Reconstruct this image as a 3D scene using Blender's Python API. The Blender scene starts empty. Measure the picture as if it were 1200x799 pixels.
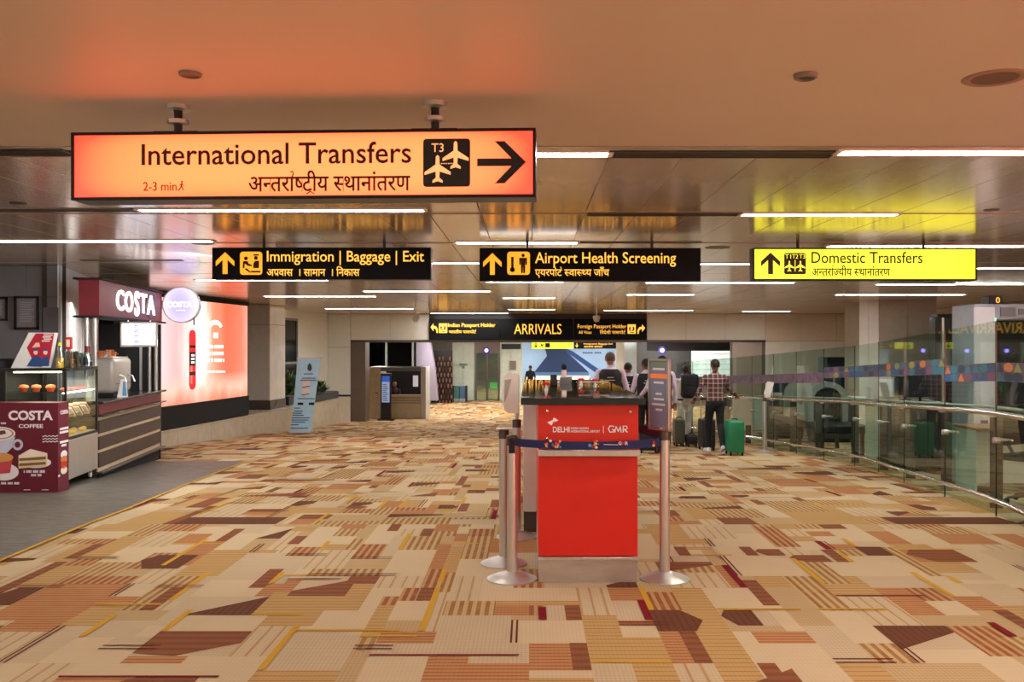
import bpy, bmesh, math, random
import numpy as np
from mathutils import Vector, Matrix

SC = bpy.context.scene
COL = SC.collection
# ------------------------------------------------------------ camera, world, exposure
F = 1080.0; CX, CY, EYE = 620.0, 405.0, 1.55
cam = bpy.data.cameras.new('camera'); cam_o = bpy.data.objects.new('camera', cam); COL.objects.link(cam_o)
cam.sensor_width = 36.0; cam.lens = 36.0*F/1200.0
cam.shift_x = -(CX-600)/1200.0; cam.shift_y = (CY-399.5)/1200.0
cam.clip_start = .05; cam.clip_end = 300
cam_o.location = (0, 0, EYE); cam_o.rotation_euler = (math.pi/2, 0, 0)
SC.camera = cam_o
w = bpy.data.worlds.new('world'); SC.world = w; w.use_nodes = True
w.node_tree.nodes['Background'].inputs[0].default_value = (.05, .05, .055, 1)
w.node_tree.nodes['Background'].inputs[1].default_value = .3
SC.view_settings.view_transform = 'Standard'; SC.view_settings.look = 'None'
SC.view_settings.gamma = 1; SC.view_settings.use_curve_mapping = False
SC.view_settings.exposure = 0.2
STRIP = 54.0            # strength of the ceiling strip lights
def area_light(name, loc, target, sx, sy, power, color):
    l = bpy.data.lights.new(name, 'AREA'); l.shape = 'RECTANGLE'; l.size = sx; l.size_y = sy
    l.energy = power; l.color = color
    o = bpy.data.objects.new(name, l); COL.objects.link(o); o.location = loc
    o.rotation_euler = (Vector(target)-Vector(loc)).to_track_quat('-Z', 'Y').to_euler()
    return o
# a red advertising screen on the right-hand wall behind the photographer
area_light('screen_light', (6.6, 1.2, 1.2), (3, 5, 1.2), 3.2, 1.8, 190, (1, .24, .17))
area_light('warm_fill_light', (-7.6, 1.5, 2.2), (-3, 4.5, 0), 2.0, 1.2, 30, (1, .72, .5))  # warm fill added from the unseen left side of the hall

random.seed(11)
H = 2.62                # ceiling height above the upper floor
def fz(d):              # the floor: level, then a gentle ramp down, then level again
    if d < 8: return 0.0
    if d < 35.5: return -.043*(d-8)
    return -.043*27.5
def P(x, y, d): return Vector(((x-CX)*d/F, d, EYE-(y-CY)*d/F))
def XW(x, d): return (x-CX)*d/F
def ZW(y, d): return EYE-(y-CY)*d/F
def ceil_d(y): return (H-EYE)*F/(CY-y)
def floor_d(y):
    d = EYE*F/(y-CY)
    if d <= 8: return d
    d = F*(EYE-.344)/(y-CY-.043*F)
    return d

# ------------------------------------------------------------ materials
def lin(c):
    return tuple((v/255/12.92 if v/255 <= .04045 else ((v/255+.055)/1.055)**2.4) for v in c) + (1,)
MATS = {}
def mat(name, col, rough=.5, metal=0, emit=0, ecol=None, var=.06, vscale=6, bump=0, bscale=80, alpha=1, trans=0, coat=0, stretch=None, ior=1.45):
    if name in MATS: return MATS[name]
    m = bpy.data.materials.new(name); m.use_nodes = True; nt = m.node_tree; b = nt.nodes['Principled BSDF']
    b.inputs['Roughness'].default_value = rough; b.inputs['Metallic'].default_value = metal
    b.inputs['IOR'].default_value = ior
    c = lin(col)
    tc = nt.nodes.new('ShaderNodeTexCoord')
    mp = nt.nodes.new('ShaderNodeMapping'); nt.links.new(tc.outputs['Object'], mp.inputs[0])
    if stretch: mp.inputs['Scale'].default_value = stretch
    n = nt.nodes.new('ShaderNodeTexNoise'); n.inputs['Scale'].default_value = vscale; n.inputs['Detail'].default_value = 3
    nt.links.new(mp.outputs[0], n.inputs['Vector'])
    r = nt.nodes.new('ShaderNodeValToRGB')
    r.color_ramp.elements[0].position = .3; r.color_ramp.elements[1].position = .7
    r.color_ramp.elements[0].color = tuple(max(0, v*(1-var)) for v in c[:3])+(1,)
    r.color_ramp.elements[1].color = tuple(min(1, v*(1+var)) for v in c[:3])+(1,)
    nt.links.new(n.outputs['Fac'], r.inputs[0]); nt.links.new(r.outputs[0], b.inputs['Base Color'])
    if emit:
        b.inputs['Emission Color'].default_value = lin(ecol or col); b.inputs['Emission Strength'].default_value = emit
    if bump:
        n2 = nt.nodes.new('ShaderNodeTexNoise'); n2.inputs['Scale'].default_value = bscale
        nt.links.new(mp.outputs[0], n2.inputs['Vector'])
        bp = nt.nodes.new('ShaderNodeBump'); bp.inputs['Strength'].default_value = bump; bp.inputs['Distance'].default_value = .01
        nt.links.new(n2.outputs['Fac'], bp.inputs['Height']); nt.links.new(bp.outputs[0], b.inputs['Normal'])
    if coat: b.inputs['Coat Weight'].default_value = coat
    if trans: b.inputs['Transmission Weight'].default_value = trans
    if alpha < 1: b.inputs['Alpha'].default_value = alpha
    MATS[name] = m; return m

def glass_mat(name, tint, refl=.10, alpha=.16):
    """thin pane: tinted transparent film mixed with a sharp Fresnel reflection"""
    if name in MATS: return MATS[name]
    m = bpy.data.materials.new(name); m.use_nodes = True; nt = m.node_tree
    for n in list(nt.nodes): nt.nodes.remove(n)
    out = nt.nodes.new('ShaderNodeOutputMaterial')
    tr = nt.nodes.new('ShaderNodeBsdfTransparent'); tr.inputs[0].default_value = lin(tint)
    gl = nt.nodes.new('ShaderNodeBsdfGlossy'); gl.inputs['Roughness'].default_value = .02; gl.inputs[0].default_value = (.9, 1, .95, 1)
    fr = nt.nodes.new('ShaderNodeLayerWeight'); fr.inputs[0].default_value = .35
    mm = nt.nodes.new('ShaderNodeMath'); mm.operation = 'MULTIPLY_ADD'; mm.inputs[1].default_value = .13; mm.inputs[2].default_value = refl
    mm.use_clamp = True
    nt.links.new(fr.outputs['Fresnel'], mm.inputs[0])
    mx = nt.nodes.new('ShaderNodeMixShader')
    nt.links.new(mm.outputs[0], mx.inputs[0]); nt.links.new(tr.outputs[0], mx.inputs[1]); nt.links.new(gl.outputs[0], mx.inputs[2])
    nt.links.new(mx.outputs[0], out.inputs[0]); MATS[name] = m; return m

def carpet_mat(name, base, alt=None, axis='X', period=.05, duty=.5, fine=.12):
    """woven carpet yarn: printed stripes in one or both directions plus pile relief"""
    m = bpy.data.materials.new(name); m.use_nodes = True; nt = m.node_tree; b = nt.nodes['Principled BSDF']
    b.inputs['Roughness'].default_value = .95; b.inputs['Specular IOR Level'].default_value = .15
    geo = nt.nodes.new('ShaderNodeNewGeometry'); sep = nt.nodes.new('ShaderNodeSeparateXYZ'); nt.links.new(geo.outputs['Position'], sep.inputs[0])
    def M(op, a, bb=None, v1=None):
        n = nt.nodes.new('ShaderNodeMath'); n.operation = op
        if isinstance(a, (int, float)): n.inputs[0].default_value = a
        else: nt.links.new(a, n.inputs[0])
        if bb is not None:
            if isinstance(bb, (int, float)): n.inputs[1].default_value = bb
            else: nt.links.new(bb, n.inputs[1])
        return n.outputs[0]
    def mix(f, a, c):
        n = nt.nodes.new('ShaderNodeMix'); n.data_type = 'RGBA'
        nt.links.new(f, n.inputs['Factor'])
        for s, v in (('A', a), ('B', c)):
            i = [k for k in n.inputs if k.name == s and k.type == 'RGBA'][0]
            if isinstance(v, tuple): i.default_value = v
            else: nt.links.new(v, i)
        return [k for k in n.outputs if k.type == 'RGBA'][0]
    c0 = tuple(v*.74 for v in lin(base)[:3])+(1,); col = c0
    noi = nt.nodes.new('ShaderNodeTexNoise'); noi.inputs['Scale'].default_value = 3.5; noi.inputs['Detail'].default_value = 4
    nt.links.new(geo.outputs['Position'], noi.inputs['Vector'])
    if alt:
        s = sep.outputs[axis]
        fr = M('FRACT', M('DIVIDE', s, period))
        f = M('LESS_THAN', fr, duty)
        # the woven stripe weakens and returns along its run
        st = nt.nodes.new('ShaderNodeTexNoise'); st.inputs['Scale'].default_value = 9
        nt.links.new(geo.outputs['Position'], st.inputs['Vector'])
        f2 = M('MULTIPLY', f, M('ADD', M('MULTIPLY', st.outputs['Fac'], .9), .45)); 
        col = mix(f2, c0, tuple(v*.76 for v in lin(alt)[:3])+(1,))
    # fine yarn lines both ways
    fx = M('FRACT', M('DIVIDE', sep.outputs['X'], .021)); fy = M('FRACT', M('DIVIDE', sep.outputs['Y'], .033))
    ln = M('MULTIPLY', M('ADD', M('LESS_THAN', fx, .3), M('LESS_THAN', fy, .3)), fine)
    col = mix(ln, col, tuple(v*.48 for v in c0[:3])+(1,))
    dk = M('MULTIPLY', noi.outputs['Fac'], .22)
    col = mix(dk, col, tuple(v*.62 for v in c0[:3])+(1,))
    nt.links.new(col, b.inputs['Base Color'])
    n2 = nt.nodes.new('ShaderNodeTexNoise'); n2.inputs['Scale'].default_value = 350; nt.links.new(geo.outputs['Position'], n2.inputs['Vector'])
    bp = nt.nodes.new('ShaderNodeBump'); bp.inputs['Strength'].default_value = .25; bp.inputs['Distance'].default_value = .004
    nt.links.new(n2.outputs['Fac'], bp.inputs['Height']); nt.links.new(bp.outputs[0], b.inputs['Normal'])
    return m

steel = mat('brushed_steel', (205, 204, 202), .34, .85, var=.05, vscale=30, stretch=(1, 1, .1), bump=.05)
polished = mat('polished_steel', (215, 215, 212), .15, 1)
darksteel = mat('dark_steel', (92, 88, 84), .35, .8)
black = mat('black_enamel', (14, 14, 16), .35)
blackm = mat('matte_black', (18, 18, 20), .75)
white = mat('white_laminate', (222, 224, 222), .4)
offwhite = mat('off_white_panel', (206, 210, 200), .35, var=.03)
rubber = mat('black_rubber', (25, 25, 26), .8)
gold = mat('sign_amber', (250, 190, 70), .6, emit=1.0, ecol=(252, 188, 66))

# ------------------------------------------------------------ mesh helpers
def frame(o, u, v, n):
    M = Matrix.Identity(4)
    for i, k in enumerate((Vector(u).normalized(), Vector(v).normalized(), Vector(n).normalized())):
        for j in range(3): M[j][i] = k[j]
    for j in range(3): M[j][3] = o[j]
    return M
class MB:
    def __init__(s): s.bm = bmesh.new(); s.mi = 0; s.sm = False
    def _fin(s, faces, sm=None):
        for f in faces:
            if f.is_valid:
                f.material_index = s.mi; f.smooth = s.sm if sm is None else sm
    def box(s, x0, x1, y0, y1, z0, z1, bev=0, seg=1, M=None):
        vs = [s.bm.verts.new((x, y, z)) for x in (x0, x1) for y in (y0, y1) for z in (z0, z1)]
        q = ((0, 1, 3, 2), (4, 6, 7, 5), (0, 4, 5, 1), (2, 3, 7, 6), (0, 2, 6, 4), (1, 5, 7, 3))
        fs = [s.bm.faces.new([vs[i] for i in t]) for t in q]
        bmesh.ops.recalc_face_normals(s.bm, faces=fs)
        s._fin(fs, False)
        if M is not None:
            for v in vs: v.co = M @ v.co
        if bev:
            es = list({e for f in fs for e in f.edges})
            r = bmesh.ops.bevel(s.bm, geom=es, offset=bev, segments=seg, affect='EDGES', profile=.5)
            s._fin(r['faces'], seg > 1)
        return s
    def tube(s, pts, rad, n=12, closed=False, cap=True):
        pts = [Vector(p) for p in pts]
        rs = rad if isinstance(rad, (list, tuple)) else [rad]*len(pts)
        rings = []; prev = None
        for i, p in enumerate(pts):
            a = pts[i-1] if i > 0 else (pts[-1] if closed else p); b = pts[(i+1) % len(pts)] if (i < len(pts)-1 or closed) else p
            t = (b-a)
            if t.length < 1e-9: t = Vector((0, 0, 1))
            t.normalize()
            if prev is None:
                h = Vector((0, 0, 1)) if abs(t.z) < .9 else Vector((1, 0, 0))
                u = t.cross(h).normalized()
            else:
                u = (prev - t*prev.dot(t))
                u = u.normalized() if u.length > 1e-6 else t.orthogonal().normalized()
            prev = u; v = t.cross(u)
            rr = rs[i]; ru, rv = rr if isinstance(rr, (tuple, list)) else (rr, rr)
            rings.append([s.bm.verts.new(p + u*ru*math.cos(2*math.pi*k/n) + v*rv*math.sin(2*math.pi*k/n)) for k in range(n)])
        fs = []
        m = len(rings)
        for i in range(m if closed else m-1):
            A, B = rings[i], rings[(i+1) % m]
            for k in range(n): fs.append(s.bm.faces.new((A[k], A[(k+1) % n], B[(k+1) % n], B[k])))
        s._fin(fs, True)
        if cap and not closed:
            c = [s.bm.faces.new(rings[0][::-1]), s.bm.faces.new(rings[-1])]; s._fin(c, False); fs += c
        return s
    def lathe(s, prof, c=(0, 0, 0), n=24, M=None):
        """prof: list of (r, z); axis z through c"""
        rings = []
        for r, z in prof:
            if r < 1e-6: rings.append([s.bm.verts.new((c[0], c[1], c[2]+z))])
            else: rings.append([s.bm.verts.new((c[0]+r*math.cos(2*math.pi*k/n), c[1]+r*math.sin(2*math.pi*k/n), c[2]+z)) for k in range(n)])
        fs = []
        for A, B in zip(rings, rings[1:]):
            for k in range(n):
                a = [A[k % len(A)], A[(k+1) % len(A)], B[(k+1) % len(B)], B[k % len(B)]]
                u = []
                for v in a:
                    if v not in u: u.append(v)
                if len(u) > 2: fs.append(s.bm.faces.new(u))
        s._fin(fs, True)
        if M is not None:
            for rg in rings:
                for v in rg: v.co = M @ v.co
        return s
    def prism(s, pts, M, th, holes=None):
        """polygon pts in plane uv of M, thickness th along +n (front face at +th)"""
        a = [s.bm.verts.new(M @ Vector((x, y, 0))) for x, y in pts]
        b = [s.bm.verts.new(M @ Vector((x, y, th))) for x, y in pts]
        fs = [s.bm.faces.new(a[::-1]), s.bm.faces.new(b)]
        k = len(a)
        for i in range(k): fs.append(s.bm.faces.new((a[i], a[(i+1) % k], b[(i+1) % k], b[i])))
        for f in fs[:2]: f.normal_update()
        s._fin(fs, False)
        if k > 4:
            r = bmesh.ops.triangulate(s.bm, faces=fs[:2], ngon_method='EAR_CLIP'); s._fin(r['faces'], False)
        return s
    def ball(s, c, r, n=12, M=None):
        rx, ry, rz = r if isinstance(r, (tuple, list)) else (r, r, r)
        g = bmesh.ops.create_uvsphere(s.bm, u_segments=n, v_segments=max(6, n*2//3), radius=1)
        for v in g['verts']:
            co = Vector((v.co.x*rx, v.co.y*ry, v.co.z*rz))
            if M is not None: co = M @ co
            v.co = co + Vector(c)
        s._fin({f for v in g['verts'] for f in v.link_faces}, True)
        return s
    def quad(s, a, b, c, d):
        f = s.bm.faces.new([s.bm.verts.new(Vector(p)) for p in (a, b, c, d)]); s._fin([f], False); return s
    def addmesh(s, verts, faces):
        vs = [s.bm.verts.new(v) for v in verts]; fs = []
        for f in faces:
            try: fs.append(s.bm.faces.new([vs[i] for i in f]))
            except ValueError: pass
        s._fin(fs, False); return s
    def build(s, name, mats, parent=None, sharp=True, norm=True):
        if norm: bmesh.ops.recalc_face_normals(s.bm, faces=s.bm.faces)
        me = bpy.data.meshes.new(name); s.bm.to_mesh(me); s.bm.free()
        for m in (mats if isinstance(mats, (list, tuple)) else [mats]): me.materials.append(m)
        if sharp: me.set_sharp_from_angle(angle=math.radians(42))
        o = bpy.data.objects.new(name, me); COL.objects.link(o)
        if parent is not None: o.parent = parent
        return o
def tag(o, label=None, cat=None, group=None, kind=None):
    if label: o['label'] = label
    if cat: o['category'] = cat
    if group: o['group'] = group
    if kind: o['kind'] = kind
    return o
def empty(name, loc, label, cat, rz=0, group=None):
    o = bpy.data.objects.new(name, None); COL.objects.link(o); o.location = loc; o.rotation_euler = (0, 0, rz)
    o.empty_display_size = .1
    return tag(o, label, cat, group)
def kids(o): return [c for c in bpy.data.objects if c.parent == o]
def copy_tree(o, parent=None):
    c = o.copy(); COL.objects.link(c); c.parent = parent
    for ch in kids(o): copy_tree(ch, c)
    return c
def struct(o): o['kind'] = 'structure'; return o
def one(name, mb, mats, label, cat, group=None, parent=None):
    return tag(mb.build(name, mats, parent), label, cat, group)
def shiftmesh(o, loc):      # move an object's origin to loc, keeping the mesh where it is
    o.data.transform(Matrix.Translation(-Vector(loc))); o.location = loc; return o

# ------------------------------------------------------------ lettering
INTER = None            # Blender's own built-in lettering
def text_raw(body, bold=0, f=None, spacing=1.0, extrude=.02):
    c = bpy.data.curves.new('t', 'FONT'); c.body = body; c.size = 1; c.resolution_u = 3
    c.extrude = extrude; c.offset = bold; c.space_character = spacing
    if f: c.font = f
    o = bpy.data.objects.new('t', c); COL.objects.link(o)
    me = bpy.data.meshes.new_from_object(o.evaluated_get(bpy.context.evaluated_depsgraph_get()))
    bpy.data.objects.remove(o); bpy.data.curves.remove(c)
    vs = [v.co.copy() for v in me.vertices]; fs = [tuple(p.vertices) for p in me.polygons]
    bpy.data.meshes.remove(me)
    return vs, fs
def bnd(vs): return min(v.x for v in vs), max(v.x for v in vs), min(v.y for v in vs), max(v.y for v in vs)
_adv = {}
def adv(t):
    if t not in _adv: _adv[t] = bnd(text_raw(t+'।')[0])[1]-bnd(text_raw('।')[0])[1]
    return _adv[t]
def deva(tokens, bold=0):
    """Devanagari composed cluster by cluster: 'x' plain, 'H:x' half form, 'R:x' with reph, 'T:x' conjunct with subscript r, 'D:x' with r-stroke"""
    V, Fc = [], []; x = 0
    top = bnd(text_raw('त')[0])[3]
    def put(vs, fs, dx):
        b = len(V); V.extend(Vector((v.x+dx, v.y, v.z)) for v in vs); Fc.extend(tuple(i+b for i in f) for f in fs)
    def stroke(pts, wd, dx):
        vs, fs = [], []
        for i, (px, py) in enumerate(pts):
            a = pts[max(0, i-1)]; c = pts[min(len(pts)-1, i+1)]
            t = Vector((c[0]-a[0], c[1]-a[1])).normalized(); nn = Vector((-t.y, t.x))*wd/2
            for s_ in (1, -1):
                for z in (-.02, .02): vs.append(Vector((px+nn.x*s_, py+nn.y*s_, z)))
        for i in range(len(pts)-1):
            a, b = i*4, i*4+4
            for q in ((0, 2, 3, 1),): pass
            fs += [(a+1, a+3, b+3, b+1), (a, b, b+2, a+2), (a, a+1, b+1, b), (a+2, b+2, b+3, a+3)]
        put(vs, fs, dx)
    for t in tokens:
        if t == ' ': x += .28; continue
        k, s = (t[0], t[2:]) if len(t) > 2 and t[1] == ':' else ('', t)
        vs, fs = text_raw(s, bold)
        a = adv(s)
        if k == 'H':
            bm = bmesh.new(); bv = [bm.verts.new(v) for v in vs]
            for f in fs:
                try: bm.faces.new([bv[i] for i in f])
                except ValueError: pass
            cut = a-.165
            bmesh.ops.bisect_plane(bm, geom=bm.verts[:]+bm.edges[:]+bm.faces[:], plane_co=(cut, 0, 0), plane_no=(1, 0, 0), clear_outer=True)
            bm.verts.index_update(); vs = [v.co.copy() for v in bm.verts]; fs = [tuple(v.index for v in f.verts) for f in bm.faces]; bm.free()
            put(vs, fs, x); x += cut; continue
        put(vs, fs, x)
        if k in 'R' and k: stroke([(a-.20, top+.22), (a-.10, top+.25), (a-.05, top+.17), (a-.09, top+.06), (a-.12, top)], .055, x)
        if k == 'T': stroke([(a*.30, -.13), (a*.55, -.02), (a*.80, -.13)], .05, x)
        if k == 'D': stroke([(a-.16, .22), (a-.38, .06)], .06, x)
        x += a
    return V, Fc
def letters(mb, geo, x0, x1, y0, y1, M, th=.003):
    """fit raw lettering into the box x0..x1, y0..y1 of frame M"""
    vs, fs = geo; a, b, c, d = bnd(vs); sx = (x1-x0)/(b-a); sy = (y1-y0)/(d-c)
    zs = [v.z for v in vs]; z0, z1 = min(zs), max(zs); zr = (z1-z0) or 1
    mb.addmesh([M @ Vector((x0+(v.x-a)*sx, y0+(v.y-c)*sy, (v.z-z0)/zr*th)) for v in vs], fs)
    return mb
def word(name, body, box, M, m, parent, bold=.0, f=INTER, th=.003, spacing=1.0, dev=False):
    mb = MB(); letters(mb, deva(body, bold) if dev else text_raw(body, bold, f, spacing), *box, M, th)
    return mb.build(name, m, parent, sharp=False)
def rrect(x0, x1, y0, y1, r, n=4):
    pts = []
    for cx, cy, a0 in ((x1-r, y1-r, 0), (x0+r, y1-r, 90), (x0+r, y0+r, 180), (x1-r, y0+r, 270)):
        for i in range(n+1):
            a = math.radians(a0+90*i/n); pts.append((cx+r*math.cos(a), cy+r*math.sin(a)))
    return pts
def tri_prism(mb, pts, M, th):
    """prism of a possibly concave outline: let the face be split by bmesh triangulation"""
    mb.prism(pts, M, th)
UP_ARROW = [(-.5, .12), (0, .62), (.5, .12), (.5, -.16), (.13, .2), (.13, -.6), (-.13, -.6), (-.13, .2), (-.5, -.16)]
PLANE = [(0, .5), (.06, .44), (.07, .16), (.46, -.1), (.46, -.2), (.07, -.08), (.06, -.3), (.18, -.4), (.18, -.48), (0, -.42),
         (-.18, -.48), (-.18, -.4), (-.06, -.3), (-.07, -.08), (-.46, -.2), (-.46, -.1), (-.07, .16), (-.06, .44)]
def shape(name, pts, cx, cy, sx, sy, M, m, parent, th=.003, rot=0):
    mb = MB(); c, s = math.cos(rot), math.sin(rot)
    mb.prism([(cx+(x*c-y*s)*sx, cy+(x*s+y*c)*sy) for x, y in pts], M, th)
    return mb.build(name, m, parent, sharp=False)
def pictoman(mb, cx, cy, h, M, th=.003):
    """standing pictogram figure of height h, feet at cy"""
    k = h
    mb.prism([(cx+.09*k*math.cos(a*math.pi/6), cy+.9*k+.09*k*math.sin(a*math.pi/6)) for a in range(12)], M, th)
    mb.prism([(cx-.2*k, cy+.78*k), (cx-.2*k, cy+.42*k), (cx-.12*k, cy+.42*k), (cx-.11*k, cy+.66*k), (cx-.11*k, cy), (cx-.01*k, cy),
              (cx, cy+.4*k), (cx+.01*k, cy), (cx+.11*k, cy), (cx+.11*k, cy+.66*k), (cx+.12*k, cy+.42*k), (cx+.2*k, cy+.42*k), (cx+.2*k, cy+.78*k)], M, th)
#%%STRUCT
# ------------------------------------------------------------ floor: patchwork carpet
CB = [(212, 192, 160), (217, 196, 160), (203, 176, 134), (205, 164, 108), (196, 140, 92), (190, 132, 84), (199, 164, 104), (168, 104, 68), (204, 170, 118), (208, 180, 138)]
CARP = [carpet_mat('carpet_cream', (222, 200, 162), fine=.10),
        carpet_mat('carpet_cream_grid', (216, 194, 158), fine=.22),
        carpet_mat('carpet_sand', (210, 180, 132), fine=.3),
        carpet_mat('carpet_gold_lines', (208, 172, 112), (182, 128, 72), 'Y', .06, .22, .15),
        carpet_mat('carpet_apricot_lines', (204, 152, 100), (172, 98, 60), 'Y', .045, .4, .15),
        carpet_mat('carpet_bold_stripe_tan', (212, 184, 128), (160, 104, 62), 'X', .052, .5, .12),
        carpet_mat('carpet_bold_stripe_rust', (206, 160, 108), (150, 82, 50), 'X', .052, .55, .12),
        carpet_mat('carpet_rust', (158, 98, 64), (132, 82, 52), 'Y', .09, .5, .12),
        carpet_mat('carpet_pale_lines', (218, 196, 158), (192, 148, 96), 'X', .075, .18, .15),
        carpet_mat('carpet_dark_brown', (118, 72, 48), (104, 60, 42), 'X', .04, .3, .05),
        carpet_mat('carpet_mustard', (222, 172, 52), fine=.06),
        carpet_mat('carpet_crimson', (134, 20, 34), fine=.03),
        carpet_mat('carpet_thin_brown', (112, 52, 36), fine=.03)]
def make_carpet():
    rnd = random.Random(5)
    V, Fc, MI = [], [], []
    def poly(pts, mi, up=0.0):
        b = len(V); V.extend((x, y, fz(y)+up) for x, y in pts); Fc.append(tuple(range(b, b+len(pts)))); MI.append(mi)
    c = .1; x0, y0 = -7.5, 2.4; nx, ny = 195, 456
    occ = bytearray(nx*ny); cells = []
    kink = (56, 331)
    for j in range(ny):
        for i in range(nx):
            if occ[j*nx+i]: continue
            X = x0+i*c
            w_ = rnd.choice((2, 2, 3, 3, 4, 4, 5, 6)); h_ = rnd.choice((1, 2, 2, 3, 3, 4, 5, 6, 8))
            for k in kink:
                if j < k < j+h_: h_ = k-j
            w_ = min(w_, nx-i); h_ = min(h_, ny-j)
            k = 0
            while k < w_ and not occ[j*nx+i+k]: k += 1
            w_ = k
            for jj in range(h_): occ[(j+jj)*nx+i:(j+jj)*nx+i+w_] = b'\1'*w_
            a, b, y_, z_ = X, X+w_*c, y0+j*c, y0+(j+h_)*c
            mi = rnd.choices(range(9), (25, 12, 10, 13, 11, 11, 7, 2, 13))[0]
            poly([(a, y_), (b, y_), (b, z_), (a, z_)], mi); cells.append((a, b, y_, z_, w_, h_, mi))
    crosses = lambda a, b: (a < 8 < b) or (a < 35.5 < b)
    for a, b, y_, z_, w_, h_, mi in cells:
        r = rnd.random(); up = .0012+(len(V) % 97)*.000012
        if r < .095 and w_ >= 2:                      # dark brown blocks with a cut corner
            W = (b-a)*rnd.choice((1, 1, 1.4, 1.8)); D = min(max(z_-y_, .22), .42)
            X0, X1, Y0, Y1 = a, a+W, y_, y_+D
            if crosses(Y0, Y1): continue
            k = rnd.randrange(7)
            q = [[(X0, Y0), (X1, Y0), (X1, Y1), (X0, Y1)],
                 [(X0, Y0), (X1, Y0), (X1, Y1), (X0, Y0+D*.3)],
                 [(X0, Y0+D*.1), (X0+W*.45, Y0), (X1, Y0+D*.5), (X1, Y1), (X0, Y1)],
                 [(X0, Y0), (X1, Y0), (X1, Y1)],
                 [(X0, Y0+D*.6), (X0+W*.3, Y0), (X1, Y0), (X1, Y1), (X0+W*.2, Y1)],
                 [(X0, Y0), (X1-W*.25, Y0), (X1, Y0+D*.5), (X1-W*.35, Y1), (X0, Y1)],
                 [(X0, Y0), (X1, Y0+D*.7), (X1, Y1), (X0, Y1)]][k]
            poly(q, 9 if rnd.random() < .8 else 7, up)
        elif r < .165:                                # mustard bar
            if crosses(y_, z_+.2): continue
            if rnd.random() < .55: poly([(a, y_), (a+.035, y_), (a+.035, z_+.1), (a, z_+.1)], 10, up*2)
            else: poly([(a, y_), (b+.2, y_), (b+.2, y_+.03), (a, y_+.03)], 10, up*2)
        elif r < .21:                                 # crimson bar
            if crosses(y_, z_+.2): continue
            if rnd.random() < .5: poly([(b-.045, y_), (b, y_), (b, max(z_, y_+.25)), (b-.045, max(z_, y_+.25))], 11, up*2.5)
            else: poly([(a, y_), (b+.25, y_), (b+.25, y_+.02), (a, y_+.02)], 11, up*2.5)
        elif r < .29:                                 # twin thin brown lines
            if crosses(y_, z_+.5): continue
            L = max(z_-y_, .3)
            if rnd.random() < .6:
                for o in (0, .028): poly([(a+o, y_), (a+o+.011, y_), (a+o+.011, y_+L), (a+o, y_+L)], 12, up*2)
            else:
                for o in (0, .05): poly([(a, y_+o), (b+.1, y_+o), (b+.1, y_+o+.014), (a, y_+o+.014)], 12, up*2)
        elif r < .37 and h_ >= 3:                     # rust side stripe
            if crosses(y_, z_): continue
            poly([(b-.09, y_), (b, y_), (b, z_), (b-.09, z_)], 7, up)
    for q in ([(-9.6, -8), (12, -8), (12, 2.4), (-9.6, 2.4)], [(-9.6, 2.4), (-7.5, 2.4), (-7.5, 8), (-9.6, 8)], [(-9.6, 8), (-7.5, 8), (-7.5, 35.5), (-9.6, 35.5)],
              [(-9.6, 35.5), (-7.5, 35.5), (-7.5, 62), (-9.6, 62)], [(-7.5, 48), (12, 48), (12, 62), (-7.5, 62)]):
        poly(q, 2)
    me = bpy.data.meshes.new('floor'); me.from_pydata(V, [], Fc); me.polygons.foreach_set('material_index', MI)
    for m in CARP: me.materials.append(m)
    o = bpy.data.objects.new('floor', me); COL.objects.link(o); struct(o)
make_carpet()
# grey streaked vinyl in front of the coffee counter
m = mat('grey_vinyl', (84, 78, 69), .5, var=.6, vscale=6, stretch=(1, 5, 1), bump=.1, bscale=30)
edge = [(-3.62, 2.0), (-3.81, 6.64), (-3.84, 8.0), (-3.9, 8.8), (-4.06, 10.2), (-4.28, 12.4), (-4.49, 14.6)]
mb = MB()
for (a, b), (c, d) in zip(edge, edge[1:]):
    u = .009
    mb.quad((-9.5, b, fz(b)+u), (a, b, fz(b)+u), (c, d, fz(d)+u), (-9.5, d, fz(d)+u))
struct(mb.build('floor', m, norm=False))
mb = MB()
for (a, b), (c, d) in zip(edge, edge[1:]): mb.quad((a, b, fz(b)+.011), (a+.035, b, fz(b)+.011), (c+.035, d, fz(d)+.011), (c, d, fz(d)+.011))
struct(mb.build('trim_1', CARP[10], norm=False))

# ------------------------------------------------------------ ceiling
cplain = mat('ceiling_paint', (204, 190, 180), .45, var=.02, vscale=1.5)
cmetal = mat('ceiling_metal_panel', (212, 196, 178), .17, .5, var=.05, vscale=1.2, stretch=(6, .5, 1), bump=.03, bscale=20)
cdark = mat('ceiling_void', (60, 54, 50), .8)
mb = MB(); mb.box(-9.6, 12, -8, 4.94, H, H+.1); struct(mb.build('ceiling', cplain))
mb = MB(); mb.box(-9.6, 12, 4.94, 62, H+.014, H+.1); ceil_b = struct(mb.build('ceiling', cdark))
rows = [4.96, 5.235, 7.46, 9.6, 11.95]
pan = {}
def cpanel(x0, x1, y0, y1, name='ceiling_panel'):
    key = (round(x1-x0, 3), round(y1-y0, 3))
    if key not in pan:
        b = MB(); b.box(-(x1-x0)/2, (x1-x0)/2, -(y1-y0)/2, (y1-y0)/2, 0, .012, bev=.002); o = b.build(name, cmetal, ceil_b); pan[key] = o
    else: o = pan[key].copy(); COL.objects.link(o)
    o.location = ((x0+x1)/2, (y0+y1)/2, H+.001)
g = .004
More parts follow.
